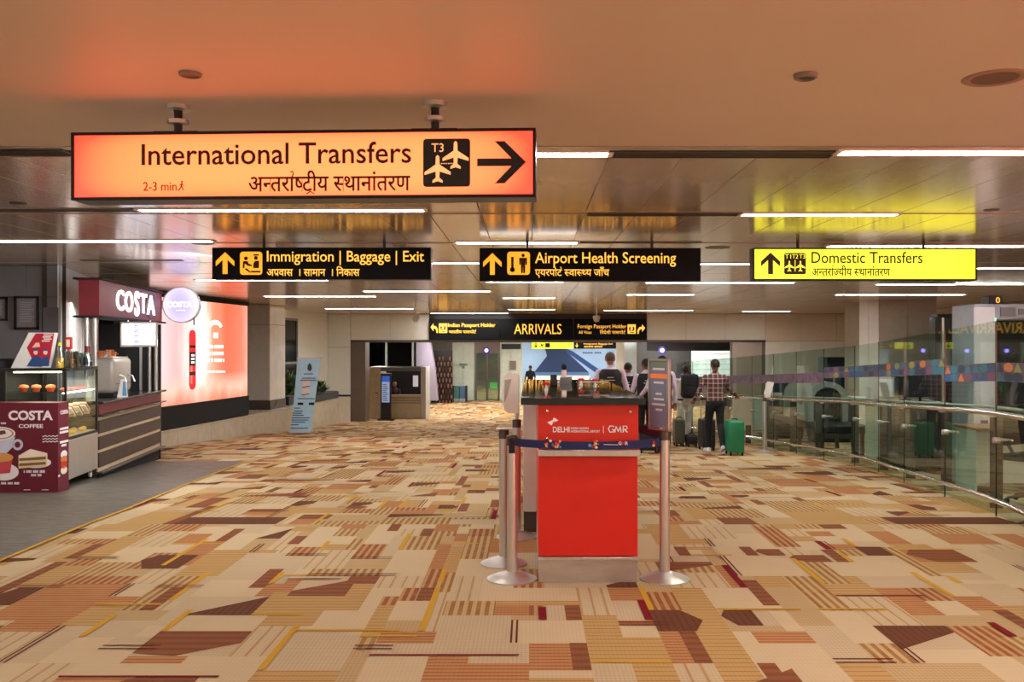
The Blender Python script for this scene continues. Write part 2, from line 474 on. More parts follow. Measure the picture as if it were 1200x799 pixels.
for y0, y1 in ((5.235, 7.36), (7.54, 9.52), (9.7, 11.86)):
    for i in range(-13, 16):
        a = .03+i*.4225+.0
        if a*F/((y0+y1)/2) < -660 or a*F/((y0+y1)/2) > 640: continue
        cpanel(a+g/2, a+.4225-g/2, y0, y1)
# strips that close the slots between the rows, and everything farther than the rows one can tell apart
mb = MB()
for y0, y1 in ((4.96, 5.05), (7.365, 7.425), (7.495, 7.535), (9.525, 9.56), (9.64, 9.695)): mb.box(-9.5, 11.9, y0, y1, H, H+.013)
for y0, y1 in ((5.235, 7.36), (7.54, 9.52), (9.7, 11.86)):
    for i in range(-23, 28):
        a = .03+i*.4225; c_ = a*F/((y0+y1)/2)
        if -13 <= i <= 15 and not (c_ < -660 or c_ > 640): continue
        mb.box(a+g/2, a+.4225-g/2, y0, y1, H+.001, H+.013)
yy = 11.9
for y1 in (13.7, 15.45, 17.0, 18.55, 20.4, 22.2, 24.5, 26.8, 29.0, 31.0):
    for i in range(-11, 14): mb.box(i*.845+.006, i*.845+.84, yy+.02, y1-.02, H+.001, H+.013)
    yy = y1
tag(mb.build('ceiling_panel_field', cmetal, ceil_b), kind='stuff')
mb = MB(); mb.box(-9.5, 11.9, 31.5, 61, 2.0, 2.1); struct(mb.build('ceiling', offwhite))

# ------------------------------------------------------------ walls
wgrey = mat('wall_grey_panel', (112, 112, 117), .4, var=.03)
wlight = mat('wall_light_panel', (222, 224, 228), .65, var=.04)
wbeige = mat('wall_beige', (224, 212, 194), .5, var=.02)
wwhite = mat('wall_white', (232, 234, 226), .45, var=.02)
def wall_seg(name, a, b, z0, z1, th, m, parent=None):
    """vertical slab from a to b (plan points); thickness goes to the left of a->b"""
    d = Vector((b[0]-a[0], b[1]-a[1], 0)); u = d.normalized(); n = Vector((-u.y, u.x, 0))
    M = frame((a[0], a[1], 0), u, n, (0, 0, 1)); mb = MB(); mb.box(0, d.length, 0, th, z0, z1, M=M); return mb.build(name, m, parent)
WL = struct(wall_seg('wall_left', (-9.6, 12.34), (-6.3, 12.34), -.4, H, .2, cdark))
def wpan(a, b, t0, t1, z0, z1, m, par, th=.03, g=.006):
    d = Vector((b[0]-a[0], b[1]-a[1], 0)); L = d.length; u = d.normalized(); n = Vector((-u.y, u.x, 0))
    M = frame((a[0], a[1], 0), u, n, (0, 0, 1)); mb = MB(); mb.box(t0*L+g/2, t1*L-g/2, 0, th, z0+g/2, z1-g/2, M=M, bev=.003); return mb.build('wall_panel', m, par)
for x0, x1 in ((-9.6, -8.3), (-8.3, -7.5), (-7.5, -6.72), (-6.72, -6.26)):
    for z0, z1 in ((-.3, .95), (.95, 2.2), (2.2, H)):
        wpan((x0, 12.3), (x1, 12.3), 0, 1, z0, z1, wgrey, WL)
WS = struct(wall_seg('wall_left', (-6.3, 12.34), (-7.14, 15.2), -.6, H, .2, cdark))
for t0, t1 in ((0, .5), (.5, 1)):
    for z0, z1 in ((-.5, .95), (.95, 2.2), (2.2, H)): wpan((-6.26, 12.3), (-7.1, 15.2), t0, t1, z0, z1, wlight, WS)
struct(wall_seg('wall_left', (-7.1, 15.2), (-7.9, 15.4), -.6, H, .2, wgrey))
# frame of the wall that carries the screen: local x across, y along
QA = Vector((-7.16, 17.9, 0)); QT = -math.atan2(1.29, 12.3)
QM = Matrix.Translation(QA) @ Matrix.Rotation(QT, 4, 'Z')
def Q(x, y, z=0): return QM @ Vector((x, y, z))
def pl(v): return (v.x, v.y)
struct(wall_seg('wall_left', pl(Q(-1.0, -3)), pl(Q(-1.0, 13.2)), -1.3, H, .2, wwhite))
struct(wall_seg('wall_left', (-9.5, -8), (-9.5, 12.3), -.1, H, .1, wwhite))
struct(wall_seg('wall_right', (11.9, -8), (11.9, 31), -1.2, H, -.1, wbeige))
struct(wall_seg('wall_back', (-9.6, -8), (12, -8), -.1, H, -.1, wwhite))
# stone ledge along the left wall
stone = mat('ledge_stone', (188, 178, 158), .3, var=.10, vscale=5, bump=.02)
LG = empty('stone_ledge', Q(0, 0), 'long pale stone plinth ledge running along the left wall under the glowing advertising screen', 'ledge', QT)
mb = MB(); mb.box(-.95, -.03, -2.3, 12.35, -1.2, -.155); mb.build('core', cdark, LG)
y = -2.3; k = 0
while y < 12.3:
    y1 = min(y+1.5, 12.4); mb = MB(); mb.box(-.03, 0, y+.004, y1-.004, -1.1, -.16, bev=.003); mb.build('stone_slab', stone, LG)
    mb = MB(); mb.box(-.97, .012, y+.003, y1-.003, -.155, -.12, bev=.004); mb.build('coping_slab', stone, LG); y = y1; k += 1
mb = MB(); mb.box(-.95, 0, 12.4, 12.43, -1.15, -.16); mb.build('end_slab', stone, LG)
# wall pier beyond the screen
PR = struct(MB().box(-.85, -.28, 6.22, 7.22, -.12, H).build('wall_left', cdark)); PR.location = QA; PR.rotation_euler = (0, 0, QT)
wpier = mat('pier_grey', (178, 176, 170), .35, var=.05); wmarb = mat('pier_marble', (244, 242, 236), .22, var=.07, vscale=3)
for z0, z1 in ((.12, 2.1), (2.1, H)):
    mb = MB(); mb.box(-.86, -.27, 6.19, 6.22, z0+.004, z1-.004, bev=.003); mb.build('wall_panel', wpier, PR)
    mb = MB(); mb.box(-.28, -.25, 6.19, 7.25, z0+.004, z1-.004, bev=.003); mb.build('wall_panel', wmarb, PR)
mb = MB(); mb.box(-.87, -.24, 6.17, 7.27, -.12, .115, bev=.003); mb.build('steel_base', darksteel, PR)
# polished arch line on the pier base
mb = MB(); mb.tube([( -.232, 6.45+.3*(1-math.cos(a)), -.1+.2*math.sin(a)) for a in [i*math.pi/12 for i in range(13)]], .008, 6); mb.build('arch_line', polished, PR)
# frontal wall past the pier
D0 = 31.0
HW = struct(MB().box(XW(349, D0), XW(411, D0), D0, D0+.2, -1.2, H).build('wall_far', cdark))
for x0, x1 in ((349, 372), (372, 385), (385, 411)):
    for z0, z1 in ((-.1, 1.5), (1.5, H)):
        mb = MB(); mb.box(XW(x0, D0)+.005, XW(x1, D0)-.005, D0-.03, D0, z0+.004, z1-.004, bev=.003); mb.build('wall_panel', wwhite, HW)
# tall dark glazing let into the left wall just past the pier
def QY(px_, x):
    p0 = Q(x, 0); e = Q(x, 1)-p0; r = (px_-CX)/F
    return (r*p0.y-p0.x)/(e.x-r*e.y)
ya, yb = 7.3, QY(348.5, -.95)
SW = struct(MB().box(-1.0, -.96, ya, yb, -.12, 2.35).build('window_4', mat('window_night', (16, 22, 22), .12))); SW.location = QA; SW.rotation_euler = (0, 0, QT)
mb = MB()
for z in (-.12, 1.0, 2.3): mb.box(-.97, -.93, ya, yb, z, z+.07)
for y in (ya, (ya+yb)/2, yb-.06): mb.box(-.97, -.93, y, y+.06, -.12, 2.35)
mb.build('window_frame', mat('frame_grey', (120, 126, 122), .4), SW)
# tall dark window between pier and wall
WN = struct(MB().box(XW(318, D0), XW(349, D0), D0+.15, D0+.2, -1.2, H).build('window_1', glass_mat('dark_pane', (20, 26, 26), .05)))
mb = MB()
for z in (-.1, .2+.95, 2.25): mb.box(XW(318, D0), XW(349, D0), D0+.05, D0+.15, z, z+.07)
mb.box(XW(334, D0), XW(336, D0), D0+.05, D0+.15, -1, H); mb.build('window_frame', mat('frame_grey', (120, 126, 122), .4), WN)
MB().box(XW(300, D0), XW(349, D0), D0+.6, D0+.7, -1.2, H).build('backing', black, WN)
# header over the wide opening
HB = ZW(398, D0)
hdr = struct(MB().box(XW(411, D0), XW(897, D0), D0+.03, D0+.5, HB, H).build('wall_far', cdark))
for x0, x1 in ((411, 457), (457, 503), (758, 804), (804, 850), (850, 897)):
    mb = MB(); mb.box(XW(x0, D0)+.004, XW(x1, D0)-.004, D0, D0+.03, HB-.01, H-.004, bev=.003); mb.build('wall_panel', wwhite, hdr)
mb = MB(); mb.box(XW(503, D0), XW(758, D0), D0, D0+.03, HB-.05, H); mb.build('wall_panel', black, hdr)
mb = MB(); mb.box(XW(411, D0), XW(897, D0), D0-.02, D0+.5, HB-.09, HB-.01); mb.build('trim', darksteel, hdr)
taupe = mat('taupe_cladding', (112, 98, 88), .35, var=.05)
jl = struct(MB().box(XW(411, D0), XW(428, D0), D0+.02, D0+.8, -1.2, HB).build('wall_far', taupe))
rw = struct(MB().box(XW(897, D0), 11.9, D0+.03, D0+.5, -1.2, H).build('wall_far', cdark))
x = XW(897, D0)
while x < 11.8:
    x1 = min(x+1.2, 11.9)
    for z0, z1 in ((-1.1, .3), (.3, 1.7), (1.7, H)):
        mb = MB(); mb.box(x+.004, x1-.004, D0, D0+.03, z0+.004, z1-.004, bev=.003); mb.build('wall_panel', wbeige if z0 > 1 else wwhite, rw)
    x = x1
# ---- the hall beyond the header
D1 = 46.0
zf = fz(D1)
struct(wall_seg('wall_left', (-9.4, 31.7), (-9.4, 61), -1.3, 2.0, .1, blackm))
struct(wall_seg('wall_right', (11.8, 31.5), (11.8, 61), -1.3, 2.0, -.1, taupe))
struct(wall_seg('wall_far', (-9.5, 60), (12, 60), -1.3, 2.0, .1, mat('far_grey', (150, 154, 152), .5)))
# dark glazing behind the booth
dg = struct(MB().box(XW(428, 40), XW(486, 40), 40, 40.05, -1.2, 1.95).build('window_2', glass_mat('dark_pane', (20, 26, 26), .05)))
MB().box(XW(428, 40), XW(486, 40), 40.5, 40.6, -1.2, 1.95).build('backing', black, dg)
mb = MB()
for px_ in (428, 453, 484): mb.box(XW(px_, 40)-.04, XW(px_, 40)+.04, 39.9, 40, -1.2, 1.95)
mb.build('mullion', mat('frame_grey', (120, 126, 122), .4), dg)
# leaning lavender pillar
lav = mat('lavender_plaster', (158, 150, 170), .5, var=.08, vscale=1)
pts = [(483, 396), (524, 396), (512, 430), (513, 469), (484, 469), (486, 430)]
M = frame(P(0, CY, 43)-Vector((P(0, CY, 43).x, 0, 0)), (1, 0, 0), (0, 0, 1), (0, -1, 0))
def PV(pts, d, M0=None): return [(XW(x, d), ZW(y, d)-EYE) for x, y in pts]
mb = MB(); mb.prism(PV([(483, 394), (503, 394), (509, 430), (513, 469), (483, 469)], 43), Matrix.Translation((0, 43.6, EYE)) @ Matrix.Rotation(math.pi/2, 4, 'X'), .8)
struct(mb.build('wall_far', lav))
# white wall blocks and glazed door
w1 = struct(MB().box(XW(530, D1), XW(556, D1), D1, D1+.4, zf, 2.0).build('wall_far', mat('wall_pale_green', (190, 200, 190), .45)))
w2 = struct(MB().box(XW(586, D1), XW(612, D1), D1, D1+.4, zf, 2.0).build('wall_far', mat('wall_pale_green', (190, 200, 190), .45)))
for wo, a, b in ((w1, 530, 556), (w2, 586, 612)):
    for z0, z1 in ((zf, .6), (.6, 2.0)):
        for t in (0, 1):
            xa = XW(a+(b-a)*t/2, D1); xb = XW(a+(b-a)*(t+1)/2, D1)
            MB().box(xa+.01, xb-.01, D1-.03, D1, z0+.01, z1-.01, bev=.004).build('wall_panel', mat('wall_pale_green', (190, 200, 190), .45), wo)
lint = struct(MB().box(XW(556, D1), XW(586, D1), D1-.02, D1+.4, ZW(414, D1), 2.0).build('wall_far', taupe))
dr = struct(MB().box(XW(556.5, D1), XW(559, D1), D1-.1, D1+.1, zf, ZW(414, D1)).build('door_1', darksteel))
for a in (570, 583.5): MB().box(XW(a, D1), XW(a+2, D1), D1-.1, D1+.1, zf, ZW(414, D1)).build('door_stile', darksteel, dr)
MB().box(XW(559, D1), XW(584, D1), D1-.1, D1+.1, ZW(447.5, D1), ZW(446, D1)).build('door_rail', darksteel, dr)
for a, b in ((559, 570), (572, 583.5)): MB().box(XW(a, D1), XW(b, D1), D1, D1+.01, zf, ZW(414, D1)).build('door_pane', glass_mat('clear_pane', (196, 214, 208)), dr)
MB().box(XW(574, D1), XW(583, D1), D1-.03, D1-.02, ZW(455, D1), ZW(448, D1)).build('green_notice', mat('green_notice', (60, 170, 80), .5), dr)
# zigzag sculpture glimpsed through the door
# right-hand dark frontage of the far hall
fr = struct(MB().box(XW(745, 42), XW(810, 42), 42, 42.4, zf, 2.0).build('wall_far', mat('charcoal_wall', (62, 62, 62), .5)))
struct(MB().box(XW(722, 44), XW(731, 44), 44, 44.5, zf, 2.0).build('wall_far', wwhite))
fr3 = struct(MB().box(XW(858, 36), 11.7, 36, 36.4, zf, 2.0).build('wall_far', taupe))
struct(MB().box(XW(758, 40), XW(862, 40), 39.6, 40, ZW(411, 40), 2.0).build('wall_far', blackm))
# bright window of an office far right
wn3 = struct(MB().box(XW(808, 42), XW(862, 42), 42.1, 42.15, ZW(445, 42), ZW(409, 42)).build('window_3', mat('lit_office', (230, 236, 232), .5, emit=.75, ecol=(222, 232, 228))))
for i in range(1, 6):
    z = ZW(409+i*6, 42); MB().box(XW(808, 42), XW(862, 42), 42.04, 42.1, z, z+.02).build('blind_slat', white, wn3)
struct(MB().box(XW(808, 42), XW(862, 42), 42, 42.4, zf, ZW(445, 42)).build('wall_far', taupe))
# big column behind the balustrade on the right
cg = mat('column_metal', (176, 166, 150), .35, .3, var=.05)
DC = 22.0
cl = struct(MB().box(XW(1010, DC), XW(1098, DC), DC+.03, DC+1.2, -1, H).build('wall_right', mat('column_metal', (176, 166, 150), .35, .3, var=.05)))
for x0, x1 in ((1007, 1018), (1018, 1030), (1030, 1064), (1064, 1098)):
    for z0, z1 in ((-.9, 1.0), (1.0, H)):
        MB().box(XW(x0, DC)+.004, XW(x1, DC)-.004, DC, DC+.03, z0+.004, z1-.004, bev=.003).build('wall_panel', cg if x0 > 1019 else wmarb, cl)  # paler panels at left put the column's lit side into the colour
# dark glazed frontage behind the detector
dk = struct(MB().box(XW(1096, 19), 11.8, 19, 19.3, -.9, ZW(372, 19)).build('wall_right', mat('dark_frontage', (38, 42, 44), .2)))
MB().box(XW(1096, 19), 11.8, 18.9, 19.3, ZW(372, 19), ZW(368, 19)).build('trim', blackm, dk)
for a in (1104, 1128, 1165): MB().box(XW(a, 19)-.02, XW(a, 19)+.02, 18.95, 19, -.8, ZW(372, 19)).build('mullion', steel, dk)
#%%LIGHTS
# ------------------------------------------------------------ ceiling lights, vents and small fittings
strip = mat('strip_diffuser', (255, 250, 244), .5, emit=STRIP, ecol=(255, 246, 238), var=0)
LIGHTS = [(630, 712, 180), (985, 1225, 178), (165, 496, 246), (870, 1050, 251), (-40, 248, 282), (535, 676, 284), (971, 1225, 288),
          (440, 561, 308), (820, 890, 309), (1145, 1225, 314), (230, 384, 328), (570, 660, 330), (757, 930, 331), (1027, 1120, 333),
          (426, 574, 341), (735, 813, 345), (980, 1130, 345), (310, 440, 347), (590, 650, 349), (381, 484, 361.5), (596, 650, 362.5),
          (708, 812, 363.5), (870, 926, 364.5), (1097, 1127, 366), (505, 595, 367), (852, 950, 368.5), (745, 833, 370.5)]
def lab_light(x0, x1, y):
    d = ceil_d(y); s = 'left' if (x0+x1)/2 < 450 else ('centre' if (x0+x1)/2 < 760 else 'right')
    return d, s
LL = ['long white strip light right of the orange sign, cut behind its right edge', 'widest white strip light at the upper right corner of the ceiling',
      'long white strip light directly under the orange backlit sign', 'white strip light crossing the yellow reflection above the yellow sign',
      'white strip light running in from the left edge, ending by the left black sign', 'white strip light in the ceiling just above the health screening sign, towards its left end',
      'white strip light passing just behind the hanger rods of the yellow sign', 'white strip light showing between the two black signs, level with their middle',
      'short white strip light showing between the health screening sign and the yellow sign', 'white strip light at the right edge level with the middle of the yellow sign',
      'white strip light just under the lower edge of the black immigration sign', 'white strip light just under the left part of the health screening sign',
      'white strip light just under the left corner of the yellow sign', 'white strip light just under the right part of the yellow sign',
      'white strip light in the gap below and between the two black signs', 'short white strip light below the right end of the health screening sign',
      'white strip light below the yellow sign, above the big column', 'white strip light above the dark upper edge of the left wall pier',
      'short faint strip light below the left end of the health screening sign', 'white strip light above the left end of the pale header wall',
      'short strip light over the left part of the ARRIVALS lettering', 'white strip light above the right end of the ARRIVALS sign, farther row',
      'short strip light above the pale header wall, left of the big column', 'short strip light between the big column and the walk-through detector',
      'strip light directly above the left panel of the ARRIVALS sign', 'strip light over the pale header wall right of the ARRIVALS sign',
      'strip light nearest above the right panel of the ARRIVALS sign']
for i, (x0, x1, y) in enumerate(LIGHTS):
    d = ceil_d(y); a, b = XW(x0, d), XW(x1, d); wd = .062 if d < 8 else .07
    t = empty('ceiling_light', ((a+b)/2, d, H), LL[i], 'light', group='linear lights recessed in the ceiling')
    L = (b-a)/2
    MB().box(-L, L, -wd+.006, wd-.006, -.006, .006).build('diffuser', strip, t)
    mb = MB(); mb.box(-L-.03, -L, -wd, wd, -.009, .013); mb.box(L, L+.03, -wd, wd, -.009, .013)
    mb.box(-L, L, -wd, -wd+.006, -.009, .013); mb.box(-L, L, wd-.006, wd, -.009, .013); mb.build('housing', white, t)
# the same rows go on over the photographer's head
for i, (x, y, L) in enumerate([(-4.2, 2.6, 2.4), (2.9, 2.5, 2.4), (-1.2, .2, 2.4), (4.0, .2, 2.4), (-4.8, -.4, 2.4), (-3, -2.4, 2.4), (1.6, -2.4, 2.4), (5.5, -2.6, 2.4), (-1, -5, 2.4), (4, -5, 2.4), (7.6, 3.0, 2.4), (8.5, 7.2, 2.4), (9.0, 11.8, 2.4), (8.6, 16, 2.4), (-7.6, 2.4, 2.4)]):
    t = empty('ceiling_light', (x, y, H), 'white strip light of the unseen ceiling outside the picture', 'light', group='linear lights outside the picture')
    MB().box(-L/2, L/2, -.055, .055, -.006, .006).build('diffuser', strip, t)
# linear slot vents
VN = [(-60, 79, 178, 'dark slot air vent at the left edge, behind the left end of the orange sign'), (715, 976, 181, 'long louvred slot air vent in the ceiling between two strip lights, upper right'),
      (-40, 158, 246, 'slot air vent at the left edge under the left end of the orange sign'), (690, 866, 251, 'thin slot air vent left of the yellow reflection'),
      (680, 820, 284, 'dark slot air vent just above the health screening sign, towards its right end'), (97, 212, 305, 'thin slot air vent above the maroon shop sign')]
for x0, x1, y, lb in VN:
    d = ceil_d(y); a, b = XW(x0, d), XW(x1, d); L = (b-a)/2; wd = .085 if d < 8 else .06
    t = empty('slot_vent', ((a+b)/2, d, H), lb, 'air vent', group='linear slot vents in the ceiling')
    MB().box(-L, L, -wd+.01, wd-.01, .0, .004).build('backing', black, t)
    mb = MB(); mb.box(-L-.012, L+.012, -wd, -wd+.01, -.005, .01); mb.box(-L-.012, L+.012, wd-.01, wd, -.005, .01); mb.box(-L-.012, -L, -wd, wd, -.005, .01); mb.box(L, L+.012, -wd, wd, -.005, .01); mb.build('frame', darksteel, t)
    for q in (-.35, .05, .45): MB().box(-L, L, q*wd-.004, q*wd+.004, -.003, .002).build('louvre', darksteel, t)
# round fittings
def fitting(name, x, y, r, m1, m2, lb, cat, drop=.03):
    d = ceil_d(y); t = empty(name, (XW(x, d), d, H), lb, cat)
    MB().lathe([(0, -drop*.4), (r*.7, -drop*.4), (r*.78, -drop), (r*.95, -drop*.8), (r, 0)], n=28).build('rim', m1, t)
    MB().lathe([(0, -drop*.55), (r*.72, -drop*.5)], n=28).build('grille', m2, t); return t
grey = mat('grey_plastic', (128, 118, 112), .5)
fitting('ceiling_speaker', 223, 86, .045, grey, darksteel, 'small round ceiling speaker lit orange above the big orange sign', 'ceiling speaker', .012)
fitting('smoke_detector', 944, 87, .047, grey, darksteel, 'small round grey smoke detector in the plain ceiling, left of the big round speaker', 'smoke detector', .02)
fitting('ceiling_speaker', 1166, 91, .125, mat('taupe_plastic', (150, 120, 104), .5), mat('taupe_mesh', (108, 88, 78), .7), 'big round flush ceiling speaker at the upper right corner', 'ceiling speaker', .006)
fitting('downlight', 1162, 246, .06, darksteel, black, 'small dark oval downlight at right above the yellow sign', 'downlight', .004)
fitting('downlight', 21, 238, .06, darksteel, black, 'small dark oval downlight at the left edge below the orange sign', 'downlight', .004)
fitting('downlight', 468, 288, .08, darksteel, black, 'small dark downlight above the right end of the immigration sign', 'downlight', .004)
fitting('ceiling_speaker', 841, 290, .14, grey, grey, 'flush round speaker between the health screening and the yellow sign', 'ceiling speaker', .005)
fitting('ceiling_speaker', 237, 285, .12, grey, grey, 'flush round speaker at the right end of the left edge strip light', 'ceiling speaker', .006)
fitting('smoke_detector', 333, 287, .09, white, grey, 'smoke detector above the word Immigration', 'smoke detector', .04)
fitting('smoke_detector', 1129, 293, .10, white, mat('red_lens', (230, 70, 50), .4, emit=1.5), 'white smoke detector with a reddish cap right of the yellow sign rods', 'smoke detector', .07)
dome = mat('dome_light', (255, 250, 240), .4, emit=14)
for x, y, lb in ((345, 366, 'small round lit downlight right of the wall pier, left one of two'), (366, 369, 'small round lit downlight right of the wall pier, right one of two')):
    t = fitting('downlight', x, y, .22, white, dome, lb, 'downlight', .02)
def cctv(x, y, lb):
    d = ceil_d(360); t = empty('security_camera', (XW(x, d), d, H), lb, 'camera')
    MB().tube([(0, 0, 0), (0, 0, -.24)], .02).build('stem', white, t)
    MB().lathe([(0, -.42), (.07, -.39), (.1, -.3), (.1, -.24), (0, -.22)], n=16).build('dome', white, t)
cctv(487, 365, 'small white dome security camera hanging above the left ARRIVALS panel'); cctv(699, 365, 'small white dome security camera hanging above the right ARRIVALS panel')

# ------------------------------------------------------------ overhead signs
def lightbox_mat(name, c_mid, c_edge, hw, hh, s, ex=1.0, ey=1.0, hs=.2):
    """backlit acrylic: tubes inside light the middle more than the ends"""
    m = bpy.data.materials.new(name); m.use_nodes = True; nt = m.node_tree; b = nt.nodes['Principled BSDF']
    b.inputs['Roughness'].default_value = .3
    tc = nt.nodes.new('ShaderNodeTexCoord'); sp = nt.nodes.new('ShaderNodeSeparateXYZ'); nt.links.new(tc.outputs['Object'], sp.inputs[0])
    def M(op, *a):
        n = nt.nodes.new('ShaderNodeMath'); n.operation = op
        for i, v in enumerate(a):
            if isinstance(v, (int, float)): n.inputs[i].default_value = v
            else: nt.links.new(v, n.inputs[i])
        return n.outputs[0]
    ux = M('POWER', M('ABSOLUTE', M('DIVIDE', sp.outputs['X'], hw)), 6.0*ex)
    uz = M('POWER', M('ABSOLUTE', M('DIVIDE', sp.outputs['Z'], hh)), 4.0*ey)
    f = M('MINIMUM', M('ADD', ux, M('MULTIPLY', uz, .6)), 1.0)
    n = nt.nodes.new('ShaderNodeMix'); n.data_type = 'RGBA'; nt.links.new(f, n.inputs['Factor'])
    ii = [k for k in n.inputs if k.type == 'RGBA']; ii[0].default_value = lin(c_mid); ii[1].default_value = lin(c_edge)
    oo = [k for k in n.outputs if k.type == 'RGBA'][0]
    nt.links.new(oo, b.inputs['Emission Color']); b.inputs['Emission Strength'].default_value = s
    b.inputs['Base Color'].default_value = tuple(v*.3 for v in lin(c_mid)[:3])+(1,)
    return m
def sign(name, x0, x1, y0, y1, d, yaw, face, label, cat, rim=4, depth=.14, rods=(), facecol=black):
    """hanging lightbox: origin at its centre; local x right, -y towards the viewer; returns root and converter from pixels to local"""
    cx, cy = (x0+x1)/2, (y0+y1)/2; k = d/F
    t = empty(name, P(cx, cy, d), label, cat, yaw)
    L = lambda a, b, c, e: ((a-cx)*k, (b-cx)*k, (cy-e)*k, (cy-c)*k)      # px box -> local u0,u1,v0,v1
    M = frame((0, -.002, 0), (1, 0, 0), (0, 0, 1), (0, -1, 0))
    a, b, v0, v1 = L(x0, x1, y0, y1); r = rim*k
    mb = MB(); mb.box(a, b, .0, depth, v0, v1, bev=.002)
    mb.build('case', facecol, t)
    mb = MB()
    for q in ((a, b, v1-r, v1), (a, b, v0, v0+r), (a, a+r, v0+r, v1-r), (b-r, b, v0+r, v1-r)): mb.box(q[0], q[1], -.012, .0, q[2], q[3], bev=.002)
    mb.build('frame', blackm, t)
    if face:
        mb = MB(); mb.box(a+r, b-r, -.004, .0, v0+r, v1-r); mb.build('backlit_face', face, t)
    else:
        mb = MB(); mb.box(a+r, b-r, -.004, .0, v0+r, v1-r); mb.build('face_panel', mat('sign_black_face', (15, 17, 20), .6), t)
    for rx in rods:
        u = (rx-cx)*k; top = H-(EYE-(cy-CY)*k)
        mb = MB(); mb.tube([(u, depth/2, v1), (u, depth/2, top)], .018 if d < 5 else .016, 12); rd = mb.build('hanger_rod', black, t)
        if d < 5:
            MB().lathe([(0, 0), (.052, 0), (.052, -.02), (.022, -.026)], c=(u, depth/2, top), n=20).build('ceiling_flange', steel, rd)
            MB().lathe([(.02, .012), (.046, .01), (.046, -.008), (.02, -.012)], c=(u, depth/2, (top+v1)/2-.01), n=20).build('collar', steel, rd)
            MB().box(u-.10, u+.10, depth/2-.03, depth/2+.03, v1, v1+.014).build('mounting_plate', black, rd)
    return t, L, frame((0, -.005, 0), (1, 0, 0), (0, 0, 1), (0, -1, 0)), k
ink = mat('sign_ink', (52, 10, 8), .5); ink2 = mat('sign_ink_black', (16, 12, 10), .5)
inkred = mat('sign_ink_red', (140, 24, 14), .5)
DS = 4.01
ofm = lightbox_mat('orange_face', (255, 107, 58), (255, 50, 33), 1.0, .145, 2.9)
s1, L, M, k = sign('transfer_sign', 78, 628, 153, 233, DS, -.045, ofm, 'big orange backlit sign reading International Transfers with an arrow pointing right', 'sign', rim=3.5, rods=(198, 508))
word('lettering', 'International Transfers', L(163, 483, 167, 192.5), M, ink, s1, bold=.008)
HIN1 = ['अ', 'H:न', 'त', 'R:रा', 'H:ष', 'T:टी', 'य', ' ', 'H:स', 'था', 'नां', 'त', 'र', 'ण']
word('hindi_lettering', HIN1, L(291, 482, 200, 228), M, ink, s1, bold=.012, dev=True)
word('small_lettering', '2-3 min.', L(165, 208, 212, 222.5), M, inkred, s1)
mb = MB(); kk = k
def walker(mb, cx, cy, h, M):
    mb.prism([(cx+.1*h*math.cos(a*math.pi/5)+.03*h, cy+.9*h+.1*h*math.sin(a*math.pi/5)) for a in range(10)], M, .003)
    for pts in ([(0, .8), (.1, .75), (.06, .42), (-.08, .42)], [(-.08, .45), (.06, .45), (-.12, .2), (-.24, 0), (-.33, .02), (-.2, .24)],
                [(-.02, .45), (.08, .44), (.16, .22), (.28, .02), (.18, -.01), (.06, .22)], [(.05, .74), (.1, .66), (.28, .52), (.26, .48), (.06, .6)], [(0, .76), (-.06, .7), (-.24, .56), (-.2, .5), (0, .64)]):
        mb.prism([(cx+a*h, cy+b*h) for a, b in pts], M, .003)
u = L(211, 213, 211, 222); walker(mb, u[0], u[2], u[3]-u[2], M); mb.build('walking_pictogram', inkred, s1)
a, b, c, e = L(497, 552, 164.5, 220.5)
mb = MB(); mb.prism(rrect(a, b, c, e, .014), M, .002); pic = mb.build('pictogram_panel', ink2, s1)
M2 = frame((0, -.0075, 0), (1, 0, 0), (0, 0, 1), (0, -1, 0))
pcol = mat('orange_glyph', (255, 170, 110), .5, emit=.9, ecol=(255, 172, 112))
word('terminal_number', 'T3', L(507, 521, 170, 180), M2, pcol, pic, th=.002)
for px_, py_, s_ in ((535, 184, 33), (514, 200, 33)):
    u = L(px_, px_, py_, py_); shape('airplane_pictogram', PLANE, u[0], u[2], s_*k, s_*k, M2, pcol, pic, .002)
mb = MB()
for i in range(6): u = L(518+i*2.7, 519.6+i*2.7, 193, 194); mb.box(u[0], u[1], -.0095, -.0075, u[2], u[3])
mb.build('dashed_line', pcol, pic)
a, b, c, e = L(560, 617, 168, 217)
W_, H_ = b-a, e-c
def arr(u, v): return (a+u*W_, c+v*H_)
mb = MB()
mb.prism([arr(0, .41), arr(.70, .41), arr(.36, 0), arr(.56, 0), arr(1, .5), arr(.56, 1), arr(.36, 1), arr(.70, .59), arr(0, .59)], M, .003)
mb.build('arrow', ink2, s1)

